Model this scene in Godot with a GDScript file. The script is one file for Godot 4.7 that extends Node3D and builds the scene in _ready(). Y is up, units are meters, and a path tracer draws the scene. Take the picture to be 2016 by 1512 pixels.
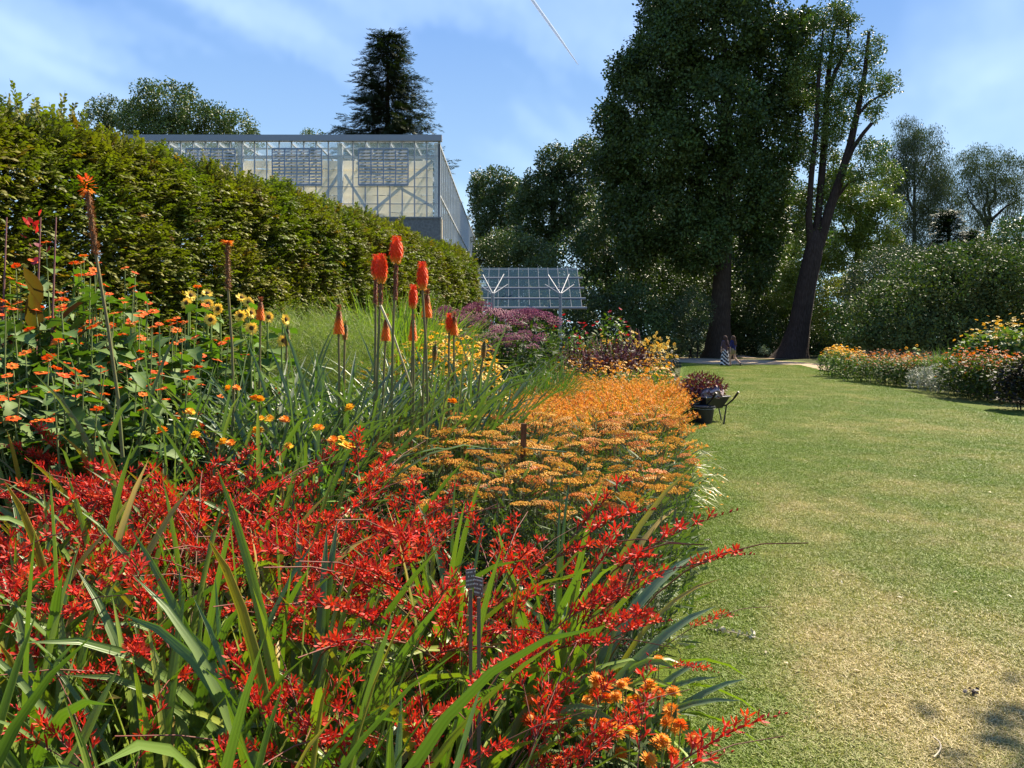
extends Node3D
# A long summer border of crocosmia, yarrow and torch lilies beside a dry lawn, with a hedge, a glasshouse and tall trees behind.
# Metres, y up. The camera stands at the origin and looks along -z; the border runs 12.2 degrees to the right of that.

var rng := RandomNumberGenerator.new()
var mats := {}
var counts := {}
var noise := FastNoiseLite.new()
var t0 := 0

# ------------------------------------------------------------------ mesh builder
class MB:
	var v := PackedVector3Array()
	var c := PackedColorArray()
	var ix := PackedInt32Array()

	func vert(p: Vector3, col: Color) -> int:
		v.append(p)
		c.append(col)
		return v.size() - 1

	func tri(a: int, b: int, d: int) -> void:
		ix.append(a)
		ix.append(b)
		ix.append(d)

	func quad(a: Vector3, b: Vector3, d: Vector3, e: Vector3, col: Color) -> void:
		var i := v.size()
		v.append(a); v.append(b); v.append(d); v.append(e)
		c.append(col); c.append(col); c.append(col); c.append(col)
		tri(i, i + 1, i + 2)
		tri(i, i + 2, i + 3)

	func triangle(a: Vector3, b: Vector3, d: Vector3, col: Color) -> void:
		var i := v.size()
		v.append(a); v.append(b); v.append(d)
		c.append(col); c.append(col); c.append(col)
		tri(i, i + 1, i + 2)

	# a strap of leaf that starts along dir and bends towards the ground
	func strap(base: Vector3, dir: Vector3, len: float, w: float, droop: float, segs: int, ca: Color, cb: Color, fold: float, twist: float, wiggle := Vector3.ZERO) -> void:
		var d := dir.normalized()
		var side := d.cross(Vector3.UP)
		side = Vector3(1, 0, 0) if side.length() < 0.05 else side.normalized()
		side = side.rotated(d, twist)
		var p := base
		var first := v.size()
		for i in segs + 1:
			var t := float(i) / segs
			var ww := w * 0.5 * (0.55 + 0.45 * sin(minf(t * 2.2, 1.0) * PI * 0.5)) * (1.0 if t < 0.55 else sqrt(maxf(0.0, 1.0 - pow((t - 0.55) / 0.45, 1.6))))
			var nrm := side.cross(d).normalized()
			var col := ca.lerp(cb, t)
			v.append(p - side * ww + nrm * fold * ww); c.append(col)
			v.append(p); c.append(col)
			v.append(p + side * ww + nrm * fold * ww); c.append(col)
			p += d * (len / segs)
			d = (d + Vector3.DOWN * droop / segs * (0.4 + 1.6 * t) + wiggle / segs).normalized()
			side = (side - d * side.dot(d)).normalized()
		for i in segs:
			var o := first + i * 3
			tri(o, o + 3, o + 1); tri(o + 1, o + 3, o + 4)
			tri(o + 1, o + 4, o + 2); tri(o + 2, o + 4, o + 5)

	# a pleated sword leaf: five rows of points across, ridged along its veins
	func sword(base: Vector3, dir: Vector3, len: float, w: float, droop: float, segs: int, ca: Color, cb: Color, pleat: float, twist: float, wiggle := Vector3.ZERO) -> void:
		var d := dir.normalized()
		var side := d.cross(Vector3.UP)
		side = Vector3(1, 0, 0) if side.length() < 0.05 else side.normalized()
		side = side.rotated(d, twist)
		var p := base
		var first := v.size()
		for i in segs + 1:
			var t := float(i) / segs
			var ww := w * 0.5 * (0.5 + 0.5 * sin(minf(t * 1.7, 1.0) * PI * 0.5)) * (1.0 if t < 0.5 else sqrt(maxf(0.0, 1.0 - pow((t - 0.5) / 0.5, 1.45))))
			var nrm := side.cross(d).normalized()
			for k in 7:
				var e := (k - 3) / 3.0
				var ridge := pleat * ww * (1.0 if k % 2 == 0 else -1.0) + absf(e) * ww * 0.18
				var col := ca.lerp(cb, smoothstep(0.45, 1.0, t))
				v.append(p + side * ww * e + nrm * ridge); c.append(col * (1.0 if k % 2 == 0 else 1.16))
			p += d * (len / segs)
			d = (d + Vector3.DOWN * droop / segs * (0.4 + 1.6 * t) + wiggle / segs).normalized()
			side = (side - d * side.dot(d)).normalized()
		for i in segs:
			for k in 6:
				var o := first + i * 7 + k
				tri(o, o + 7, o + 1); tri(o + 1, o + 7, o + 8)

	# a small leaf or petal of four triangles
	func oval(base: Vector3, dir: Vector3, up: Vector3, len: float, w: float, col: Color, fold := 0.15, tipcol = null) -> void:
		var d := dir.normalized()
		var s := d.cross(up)
		s = Vector3(1, 0, 0) if s.length() < 0.01 else s.normalized()
		var n := s.cross(d)
		var i := v.size()
		var tc: Color = col if tipcol == null else tipcol
		var mid: Color = col.lerp(tc, 0.5)
		v.append(base); c.append(col)
		var a := base + d * len * 0.36 + n * fold * w * 0.5
		v.append(a - s * w * 0.5); c.append(mid)
		v.append(a + s * w * 0.5); c.append(mid)
		var b := base + d * len * 0.72 + n * fold * w * 0.3
		v.append(b - s * w * 0.38); c.append(tc)
		v.append(b + s * w * 0.38); c.append(tc)
		v.append(base + d * len); c.append(tc)
		tri(i, i + 1, i + 2); tri(i + 1, i + 3, i + 2); tri(i + 2, i + 3, i + 4); tri(i + 3, i + 5, i + 4)

	# a larger leaf with an outline: profile = [along, half width] pairs, folded on the midrib and curling down
	func leaf(profile: Array, base: Vector3, dir: Vector3, up: Vector3, len: float, w: float, fold: float, curl: float, cmid: Color, cedge: Color) -> void:
		var d := dir.normalized()
		var s := d.cross(up)
		s = Vector3(1, 0, 0) if s.length() < 0.01 else s.normalized()
		var n := s.cross(d)
		var first := v.size()
		for q in profile:
			var t: float = q[0]
			var hw: float = q[1] * w
			var p := base + d * len * t - n * curl * len * t * t
			v.append(p - s * hw + n * fold * hw); c.append(cedge)
			v.append(p); c.append(cmid)
			v.append(p + s * hw + n * fold * hw); c.append(cedge)
		for i in profile.size() - 1:
			var o := first + i * 3
			tri(o, o + 3, o + 1); tri(o + 1, o + 3, o + 4)
			tri(o + 1, o + 4, o + 2); tri(o + 2, o + 4, o + 5)

	func tube(pts: Array, radii: Array, sides: int, ca: Color, cb: Color, capped := false) -> void:
		var first := v.size()
		var d: Vector3 = (pts[1] - pts[0]).normalized()
		var s := d.cross(Vector3(0.31, 0.2, 0.93)).normalized()
		for i in pts.size():
			if i > 0:
				d = (pts[i] - pts[i - 1]).normalized()
				if i < pts.size() - 1:
					d = (d + (pts[i + 1] - pts[i]).normalized()).normalized()
			s = (s - d * s.dot(d)).normalized()
			var b := d.cross(s)
			var col := ca.lerp(cb, float(i) / (pts.size() - 1))
			for k in sides:
				var a := TAU * k / sides
				v.append(pts[i] + (s * cos(a) + b * sin(a)) * radii[i]); c.append(col)
		for i in pts.size() - 1:
			for k in sides:
				var o := first + i * sides
				var k2 := (k + 1) % sides
				tri(o + k, o + k2, o + sides + k); tri(o + k2, o + sides + k2, o + sides + k)
		if capped:
			for e in [0, pts.size() - 1]:
				var m := vert(pts[e], ca if e == 0 else cb)
				var ring := []
				for k in sides:
					ring.append(vert(v[first + e * sides + k], ca if e == 0 else cb))
				for k in sides:
					if e == 0:
						tri(m, ring[(k + 1) % sides], ring[k])
					else:
						tri(m, ring[k], ring[(k + 1) % sides])

	# rings of [radius, height] round an axis
	func lathe(profile: Array, sides: int, at: Vector3, axis: Vector3, ca: Color, cb: Color) -> void:
		var d := axis.normalized()
		var s := d.cross(Vector3(0.31, 0.2, 0.93)).normalized()
		var b := d.cross(s)
		var first := v.size()
		for i in profile.size():
			var col := ca.lerp(cb, float(i) / (profile.size() - 1))
			for k in sides:
				var a := TAU * k / sides
				v.append(at + d * profile[i][1] + (s * cos(a) + b * sin(a)) * profile[i][0]); c.append(col)
		for i in profile.size() - 1:
			for k in sides:
				var o := first + i * sides
				var k2 := (k + 1) % sides
				tri(o + k, o + k2, o + sides + k); tri(o + k2, o + sides + k2, o + sides + k)

	func box(at: Vector3, size: Vector3, col: Color, b := Basis.IDENTITY) -> void:
		var h := size * 0.5
		for f in [[Vector3.RIGHT, Vector3.UP, Vector3.BACK], [Vector3.LEFT, Vector3.UP, Vector3.FORWARD], [Vector3.UP, Vector3.BACK, Vector3.RIGHT], [Vector3.DOWN, Vector3.FORWARD, Vector3.RIGHT], [Vector3.BACK, Vector3.UP, Vector3.LEFT], [Vector3.FORWARD, Vector3.UP, Vector3.RIGHT]]:
			var n: Vector3 = f[0]
			var u: Vector3 = f[1]
			var w: Vector3 = n.cross(u)
			quad(at + b * ((n - u - w) * h), at + b * ((n - u + w) * h), at + b * ((n + u + w) * h), at + b * ((n + u - w) * h), col)

	# eight-faced bead
	func bead(at: Vector3, r: Vector3, col: Color) -> void:
		var i := v.size()
		for o in [Vector3(0, r.y, 0), Vector3(r.x, 0, 0), Vector3(0, 0, r.z), Vector3(-r.x, 0, 0), Vector3(0, 0, -r.z)]:
			v.append(at + o); c.append(col)
		for k in 4:
			tri(i, i + 1 + (k + 1) % 4, i + 1 + k)

	func build(flat := false) -> ArrayMesh:
		var n := PackedVector3Array()
		var arr := []
		arr.resize(Mesh.ARRAY_MAX)
		arr[Mesh.ARRAY_VERTEX] = v
		arr[Mesh.ARRAY_COLOR] = c
		arr[Mesh.ARRAY_INDEX] = ix
		if not flat:
			n.resize(v.size())
			for k in range(0, ix.size(), 3):
				var a := v[ix[k]]
				var q := (v[ix[k + 2]] - a).cross(v[ix[k + 1]] - a)
				n[ix[k]] += q
				n[ix[k + 1]] += q
				n[ix[k + 2]] += q
			for k in n.size():
				n[k] = n[k].normalized() if n[k].length_squared() > 1e-20 else Vector3.UP
			arr[Mesh.ARRAY_NORMAL] = n
		var m := ArrayMesh.new()
		m.add_surface_from_arrays(Mesh.PRIMITIVE_TRIANGLES, arr)
		return m

# ------------------------------------------------------------------ small helpers
func rf(a: float, b: float) -> float:
	return rng.randf_range(a, b)

func ri(a: int, b: int) -> int:
	return rng.randi_range(a, b)

func rdir() -> Vector3:
	var y := rf(-1, 1)
	var a := rf(0, TAU)
	var r := sqrt(1.0 - y * y)
	return Vector3(cos(a) * r, y, sin(a) * r)

func polar(a: float, r := 1.0, y := 0.0) -> Vector3:
	return Vector3(cos(a) * r, y, sin(a) * r)

func jit(col: Color, amount: float) -> Color:
	var k := rf(1.0 - amount, 1.0 + amount)
	return Color(col.r * k * rf(1.0 - amount * 0.4, 1.0 + amount * 0.4), col.g * k, col.b * k * rf(1.0 - amount * 0.4, 1.0 + amount * 0.4))

func bed(s: float, t: float, y := 0.0) -> Vector3:   # s metres right of the bed's edge line, t metres along it
	return Vector3(s * 0.9774 + t * 0.2113, y, s * 0.2113 - t * 0.9774)

func numbered(called: String) -> String:
	var k: int = counts.get(called, 0)
	counts[called] = k + 1
	return called if k == 0 else "%s_%03d" % [called, k]

func tag(o: Node, label: String, category: String, group := "", kind := "") -> void:
	if label: o.set_meta("label", label)
	if category: o.set_meta("category", category)
	if group: o.set_meta("group", group)
	if kind: o.set_meta("kind", kind)

func thing(called: String, label: String, category: String, at: Vector3, turn := 0.0, group := "") -> Node3D:
	var o := Node3D.new()
	o.name = numbered(called)
	add_child(o)
	o.position = at
	o.rotation.y = turn
	tag(o, label, category, group)
	return o

func part(parent: Node, called: String, mesh: Mesh, mat: Material, at := Transform3D.IDENTITY) -> MeshInstance3D:
	var o := MeshInstance3D.new()
	o.name = called
	o.mesh = mesh
	o.material_override = mat
	o.transform = at
	parent.add_child(o, true)
	if called == "flower_cluster":   # blooms too small and too many to pick apart
		o.set_meta("kind", "stuff")
	return o

func struct(called: String, mesh: Mesh, mat: Material, at := Transform3D.IDENTITY) -> MeshInstance3D:
	var o := MeshInstance3D.new()
	o.name = called
	o.mesh = mesh
	o.material_override = mat
	o.transform = at
	add_child(o, true)
	o.set_meta("kind", "structure")
	return o

func many(parent: Node, called: String, mesh: Mesh, mat: Material, where: Array, tints: PackedColorArray) -> MultiMeshInstance3D:
	var m := MultiMesh.new()
	m.transform_format = MultiMesh.TRANSFORM_3D
	m.use_colors = true
	m.mesh = mesh
	m.instance_count = where.size()
	for i in where.size():
		m.set_instance_transform(i, where[i])
		m.set_instance_color(i, tints[i])
	var o := MultiMeshInstance3D.new()
	o.name = called
	o.multimesh = m
	o.material_override = mat
	parent.add_child(o, true)
	o.set_meta("kind", "stuff")
	return o

func spun(at: Vector3, turn: float, scale := 1.0, tilt := 0.0, tilt_to := 0.0) -> Transform3D:
	var b := Basis(Vector3.UP, turn)
	if tilt != 0.0:
		b = Basis(Vector3(cos(tilt_to), 0, sin(tilt_to)), tilt) * b
	return Transform3D(b.scaled(Vector3.ONE * scale), at)

func mark(what: String) -> void:
	print("%5.1f s  %s" % [(Time.get_ticks_msec() - t0) / 1000.0, what])

func mat(called: String, rough: float, spec := 0.5, back := Color.BLACK) -> StandardMaterial3D:
	var m := StandardMaterial3D.new()
	m.resource_name = called
	m.vertex_color_use_as_albedo = true
	m.roughness = rough
	m.metallic_specular = spec
	if back != Color.BLACK:
		m.backlight_enabled = true
		m.backlight = back
	mats[called] = m
	return m

func noise_tex(freq: float, a: Color, b: Color, size := 512, octaves := 4, seed_ := 1) -> NoiseTexture2D:
	var f := FastNoiseLite.new()
	f.noise_type = FastNoiseLite.TYPE_SIMPLEX_SMOOTH
	f.frequency = freq
	f.fractal_octaves = octaves
	f.seed = seed_
	var t := NoiseTexture2D.new()
	t.width = size
	t.height = size
	t.seamless = true
	t.noise = f
	var g := Gradient.new()
	g.set_color(0, a)
	g.set_color(1, b)
	t.color_ramp = g
	return t

func make_materials() -> void:
	mat("leaf", 0.58, 0.34, Color(0.75, 0.85, 0.35))
	mat("sword_leaf", 0.42, 0.45, Color(0.7, 0.8, 0.3))
	mat("grey_leaf", 0.6, 0.4, Color(0.5, 0.55, 0.4))
	mat("tree_leaf", 0.5, 0.35, Color(0.50, 0.58, 0.2))
	mat("gloss_leaf", 0.62, 0.3, Color(0.5, 0.6, 0.2))
	mat("petal", 0.55, 0.35, Color(0.85, 0.75, 0.7))
	mat("stalk", 0.6, 0.4, Color(0.3, 0.35, 0.2))
	mat("grass_blade", 0.6, 0.35, Color(0.7, 0.75, 0.45))
	mat("paint", 0.45, 0.5)
	mat("cloth", 0.85, 0.3)
	mat("skin", 0.6, 0.4)
	mat("plastic", 0.4, 0.45)
	var b := mat("bark", 0.95, 0.25)
	b.albedo_texture = noise_tex(0.02, Color(0.55, 0.5, 0.46), Color(1, 1, 1), 512, 5, 4)
	b.uv1_triplanar = true
	b.uv1_world_triplanar = true
	b.uv1_scale = Vector3(1.1, 0.16, 1.1)
	b.heightmap_enabled = true
	b.heightmap_texture = noise_tex(0.03, Color.BLACK, Color.WHITE, 512, 5, 9)
	b.heightmap_scale = 5.0
	var w := mat("masonry", 0.9, 0.3)
	w.albedo_texture = noise_tex(0.03, Color(0.75, 0.75, 0.75), Color(1, 1, 1), 512, 5, 2)
	w.uv1_triplanar = true
	w.uv1_world_triplanar = true
	w.uv1_scale = Vector3(0.5, 0.5, 0.5)
	var g := StandardMaterial3D.new()
	g.resource_name = "glass"
	g.albedo_color = Color(0.75, 0.85, 0.85, 0.1)
	g.metallic_specular = 0.35
	g.transparency = BaseMaterial3D.TRANSPARENCY_ALPHA
	g.roughness = 0.04
	mats["glass"] = g
	var tg: StandardMaterial3D = g.duplicate()
	tg.resource_name = "dark_reflection_glass"
	tg.albedo_color = Color(0.22, 0.30, 0.32, 0.42)  # dark colour painted in for what the canopy panes reflect
	tg.metallic_specular = 0.25
	mats["dark_reflection_glass"] = tg
	var s := StandardMaterial3D.new()
	s.resource_name = "shade_cloth"
	s.albedo_color = Color(0.90, 0.85, 0.72)
	s.roughness = 0.9
	s.backlight_enabled = true
	s.backlight = Color(0.95, 0.92, 0.82)
	s.cull_mode = BaseMaterial3D.CULL_DISABLED
	mats["shade_cloth"] = s

# ------------------------------------------------------------------ the scene
func _ready() -> void:
	t0 = Time.get_ticks_msec()
	rng.seed = 20240815
	noise.seed = 7
	noise.frequency = 1.0
	noise.fractal_octaves = 3
	camera_and_light()
	make_materials()
	ground()
	mark("ground")
	glasshouse()
	glass_canopy()
	mark("glass")
	trees()
	mark("trees")
	hedge()
	mark("hedge")
	far_border()
	mark("far border")
	right_border()
	mark("right border")
	torch_lilies()
	tall_flowers()
	mark("tall flowers")
	yarrow_and_edge()
	mark("yarrow")
	red_crocosmia()
	mark("red crocosmia")
	strawflowers()
	barrow()
	people()
	mark("people")
	lawn_litter()
	mark("done")

func camera_and_light() -> void:
	var cam := Camera3D.new()
	cam.name = "camera"
	cam.position = Vector3(0, 1.6, 0)
	cam.near = 0.05
	cam.far = 60000.0
	cam.projection = Camera3D.PROJECTION_FRUSTUM
	cam.size = 0.05 * 2.0 * 756.0 / 1582.0
	cam.frustum_offset = Vector2(0, -0.05 * 91.0 / 1582.0)
	add_child(cam)
	var sun := DirectionalLight3D.new()
	sun.name = "sun"
	sun.light_energy = 1.6
	sun.light_color = Color(1.0, 0.95, 0.86)
	sun.light_angular_distance = 0.53
	sun.shadow_enabled = true
	add_child(sun)
	var az := deg_to_rad(43.0)
	var el := deg_to_rad(47.0)
	var to_sun := Vector3(sin(az) * cos(el), sin(el), -cos(az) * cos(el))
	sun.look_at_from_position(Vector3.ZERO, -to_sun, Vector3.UP)
	var env := Environment.new()
	env.tonemap_mode = Environment.TONE_MAPPER_LINEAR
	env.tonemap_exposure = 2.85
	env.sdfgi_enabled = true
	env.ssao_enabled = true
	env.ssil_enabled = true
	env.background_mode = Environment.BG_SKY
	env.background_energy_multiplier = 0.43
	var sm := ProceduralSkyMaterial.new()
	sm.sky_top_color = Color(0.27, 0.50, 0.85)
	sm.sky_horizon_color = Color(0.80, 0.94, 0.99)
	sm.sky_curve = 0.22
	sm.ground_bottom_color = Color(0.2, 0.22, 0.15)
	sm.ground_horizon_color = Color(0.4, 0.45, 0.4)
	sm.sun_angle_max = 60.0
	sm.sun_curve = 0.12
	sm.sky_cover = cirrus()
	sm.sky_cover_modulate = Color(1, 1, 1, 1)
	var sky := Sky.new()
	sky.sky_material = sm
	env.sky = sky
	var we := WorldEnvironment.new()
	we.name = "environment"
	we.environment = env
	add_child(we)

func cirrus() -> ImageTexture:
	var w := 1024
	var h := 512
	var a := FastNoiseLite.new()
	a.seed = 11
	a.frequency = 1.0
	a.fractal_octaves = 5
	a.fractal_gain = 0.55
	a.domain_warp_enabled = true
	a.domain_warp_amplitude = 0.35
	a.domain_warp_frequency = 0.8
	var im := Image.create(w, h, false, Image.FORMAT_RGBA8)
	for j in range(0, h / 2 + 2):
		var el := PI * (0.5 - (j + 0.5) / h)
		for i in w:
			var az := TAU * (i + 0.5) / w
			var up := maxf(sin(el), 0.02) + 0.06
			var q := Vector2(cos(az), sin(az)) * cos(el) / up
			# streaks drawn out along one wind direction
			var x := q.x * 0.9 + q.y * 0.35
			var y := -q.x * 0.35 + q.y * 0.9
			var f := a.get_noise_2d(x * 0.32, y * 1.05) * 0.5 + 0.5
			var big := a.get_noise_2d(x * 0.18 + 40.0, y * 0.3 - 9.0) * 0.5 + 0.5
			var k := clampf((f - 0.36) * 2.0, 0.0, 1.0) * clampf((big - 0.2) * 2.2, 0.0, 1.0)
			im.set_pixel(i, j, Color(0.9, 0.93, 0.96, k * 0.55))
	return ImageTexture.create_from_image(im)

# ------------------------------------------------------------------ ground, lawn, path
func dryness(x: float, z: float) -> float:   # how far the turf has dried out to straw, 0 to 1
	var k := 0.33 + 0.45 * noise.get_noise_2d(x * 0.55, z * 0.4) + 0.35 * noise.get_noise_2d(x * 1.9 + 30.0, z * 1.7) + 0.16 * noise.get_noise_2d(x * 7.0, z * 7.0 + 50.0)
	k += 0.80 * exp(-(pow((x - 2.0) / 1.2, 2.0) + pow((z + 3.6) / 1.0, 2.0)))
	k += 0.16 * exp(-(pow((x - 4.2) / 2.2, 2.0) + pow((z + 7.2) / 1.6, 2.0)))
	k += 0.12 * exp(-(pow((x - 2.3) / 0.8, 2.0) + pow((z + 6.4) / 1.6, 2.0)))
	k += 0.15 * exp(-(pow((x - 6.5) / 3.0, 2.0) + pow((z + 14.5) / 1.4, 2.0)))
	k -= 0.30 * exp(-(pow((x - 3.2) / 2.6, 2.0) + pow((z + 10.8) / 1.3, 2.0)))
	k -= 0.25 * exp(-(pow((x - 6.5) / 3.0, 2.0) + pow((z + 18.0) / 1.8, 2.0)))
	var s := x * 0.9774 + z * 0.2113
	k -= 0.62 * exp(-pow((s + 0.1) / 0.55, 2.0)) * clampf(1.2 + noise.get_noise_2d(x * 1.3, z * 1.3), 0.3, 1.3)
	k -= 0.3 * exp(-pow((s - 6.2) / 0.5, 2.0))
	return clampf(k, 0.0, 1.0)

func turf_colour(k: float) -> Color:
	var green := Color(0.140, 0.205, 0.026)
	var mid := Color(0.250, 0.262, 0.075)
	var straw := Color(0.455, 0.365, 0.180)
	return green.lerp(mid, k * 2.0) if k < 0.5 else mid.lerp(straw, k * 2.0 - 1.0)

func sheet(points: Array, y: float, col: Color) -> ArrayMesh:   # left edge and right edge pairs, in order
	var m := MB.new()
	for i in points.size():
		for e in 2:
			m.vert(Vector3(points[i][e].x, y, points[i][e].y), col)
	for i in points.size() - 1:
		m.tri(i * 2, i * 2 + 2, i * 2 + 1)
		m.tri(i * 2 + 1, i * 2 + 2, i * 2 + 3)
	return m.build()

func ground() -> void:
	var earth := mat("earth", 0.95, 0.2)
	earth.albedo_texture = noise_tex(0.02, Color(0.6, 0.6, 0.6), Color(1, 1, 1), 512, 6, 21)
	earth.uv1_triplanar = true
	earth.uv1_world_triplanar = true
	earth.uv1_scale = Vector3(0.6, 0.6, 0.6)
	earth.heightmap_enabled = true
	earth.heightmap_texture = noise_tex(0.05, Color.BLACK, Color.WHITE, 512, 5, 22)
	earth.heightmap_scale = 3.0
	var g := MB.new()
	g.quad(Vector3(-700, 0, 300), Vector3(-700, 0, -1200), Vector3(900, 0, -1200), Vector3(900, 0, 300), Color(0.085, 0.095, 0.035))
	struct("ground", g.build(), earth)
	# beds of dark soil
	struct("bed_soil", sheet([[Vector2(bed(-7.6, -3).x, bed(-7.6, -3).z), Vector2(bed(-0.02, -3).x, bed(-0.02, -3).z)], [Vector2(bed(-7.6, 34).x, bed(-7.6, 34).z), Vector2(bed(0.0, 34).x, bed(0.0, 34).z)]], 0.012, Color(0.075, 0.052, 0.036)), earth)
	struct("bed_soil", sheet([[Vector2(bed(6.35, 6).x, bed(6.35, 6).z), Vector2(bed(14, 6).x, bed(14, 6).z)], [Vector2(bed(6.2, 41).x, bed(6.2, 41).z), Vector2(bed(14, 41).x, bed(14, 41).z)]], 0.012, Color(0.075, 0.052, 0.036)), earth)
	# the lawn between the two borders
	var turf := mat("turf", 0.9, 0.2)
	turf.albedo_texture = noise_tex(0.11, Color(0.55, 0.55, 0.5), Color(1, 1, 1), 1024, 5, 31)
	turf.uv1_triplanar = true
	turf.uv1_world_triplanar = true
	turf.uv1_scale = Vector3(0.55, 0.55, 0.55)
	turf.heightmap_enabled = true
	turf.heightmap_texture = noise_tex(0.16, Color.BLACK, Color.WHITE, 1024, 3, 32)
	turf.heightmap_scale = 0.8
	var m := MB.new()
	var ns := 56
	var nt := 250
	for j in nt + 1:
		var t := -4.0 + 62.0 * j / nt
		for i in ns + 1:
			var s := -0.25 + 8.0 * i / ns
			var p := bed(s, t, 0.02)
			m.vert(p, turf_colour(dryness(p.x, p.z)) * 0.85)
	for j in nt:
		for i in ns:
			var o := j * (ns + 1) + i
			m.tri(o, o + ns + 1, o + 1)
			m.tri(o + 1, o + ns + 1, o + ns + 2)
	struct("lawn", m.build(), turf)
	# gravel path across the far end
	var gravel := mat("gravel", 0.95, 0.2)
	gravel.albedo_texture = noise_tex(0.2, Color(0.75, 0.72, 0.68), Color(1, 1, 1), 512, 4, 41)
	gravel.uv1_triplanar = true
	gravel.uv1_world_triplanar = true
	gravel.uv1_scale = Vector3(0.4, 0.4, 0.4)
	struct("path", sheet([[Vector2(-2, -69), Vector2(0, -80)], [Vector2(5.5, -59), Vector2(7, -69)], [Vector2(10.7, -52.5), Vector2(13.2, -65)], [Vector2(12.0, -48.0), Vector2(15.5, -60)], [Vector2(13.2, -44.4), Vector2(17.6, -57.5)], [Vector2(14.25, -41.2), Vector2(18.6, -52.5)], [Vector2(14.9, -38.6), Vector2(18.3, -45.5)], [Vector2(17.0, -34.5), Vector2(20.5, -39.5)], [Vector2(24, -30), Vector2(27, -34)]], 0.028, Color(0.46, 0.36, 0.25)), gravel)
	struct("worn_path", sheet([[Vector2(20.8, -72), Vector2(20.2, -76)], [Vector2(19.6, -65.5), Vector2(18.7, -66.5)], [Vector2(18.8, -61.5), Vector2(18.0, -62.5)], [Vector2(19.6, -60.2), Vector2(19.3, -61.6)], [Vector2(21.2, -60.6), Vector2(20.8, -62.2)], [Vector2(22.9, -64), Vector2(22.0, -65)]], 0.032, Color(0.44, 0.34, 0.23)), gravel)
	grass()

func grass() -> void:
	var blades := []
	for k in 3:
		var m := MB.new()
		for i in 66:
			var p := polar(rf(0, TAU), sqrt(rf(0, 1)) * 0.075)
			var a := rf(0, TAU)
			var lean := polar(a, rf(0.1, 1.5), 1.0).normalized()
			var h := rf(0.012, 0.027)
			var s := Vector3(-sin(a), 0, cos(a)).rotated(Vector3.UP, rf(-0.8, 0.8)) * rf(0.0012, 0.0024)
			var col := Color(1, 1, 1) * rf(0.7, 1.35)
			if rng.randf() < 0.2:      # a dead pale blade lying nearly flat
				col = Color(1.7, 1.6, 2.0) * rf(0.95, 1.3)
				lean = polar(a, 1.0, rf(0.05, 0.35)).normalized()
				s *= 1.2
				p.y += 0.010
			m.triangle(p - s, p + lean * h, p + s, col)
		blades.append(m.build(true))
	for k in 3:
		var where := []
		var tints := PackedColorArray()
		for i in 34000:
			var t := 2.2 + 46.0 * pow(rng.randf(), 2.6)
			var s := rf(-0.12, 6.25)
			var p := bed(s, t, 0.018)
			if p.x > -p.z * 0.72 + 1.2:
				continue
			if s < 0.02 + 0.05 * noise.get_noise_2d(t * 3.0, 7.0):
				continue
			var dd := -p.z
			where.append(spun(p, rf(0, TAU), rf(0.8, 1.25) * (1.0 + maxf(0.0, dd - 8.0) * 0.05)))
			tints.append(turf_colour(clampf(dryness(p.x, p.z) + rf(-0.22, 0.22), 0, 1)) * rf(0.8, 1.35))
		var o := many(self, numbered("lawn_grass"), blades[k], mats["grass_blade"], where, tints)
		tag(o, "short patchy green and straw lawn grass between the two borders", "grass", "lawn grass", "stuff")

# ------------------------------------------------------------------ glasshouse behind the hedge
func bar(m: MB, a: Vector3, b: Vector3, w: float, col: Color, depth := 0.0) -> void:
	var d := b - a
	var bs := Basis.looking_at(d.normalized(), Vector3.UP if absf(d.normalized().y) < 0.95 else Vector3.BACK)
	m.box((a + b) * 0.5, Vector3(w, depth if depth > 0.0 else w, d.length()), col, bs)

func bar_part(parent: Node, called: String, a: Vector3, b: Vector3, w: float, col: Color, depth := 0.0) -> MeshInstance3D:
	var m := MB.new()
	bar(m, a, b, w, col, depth)
	return part(parent, called, m.build(true), mats["paint"])

func pane_mesh(w: float, h: float) -> ArrayMesh:
	var m := MB.new()
	m.box(Vector3.ZERO, Vector3(w, h, 0.006), Color.WHITE)
	return m.build(true)

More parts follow.
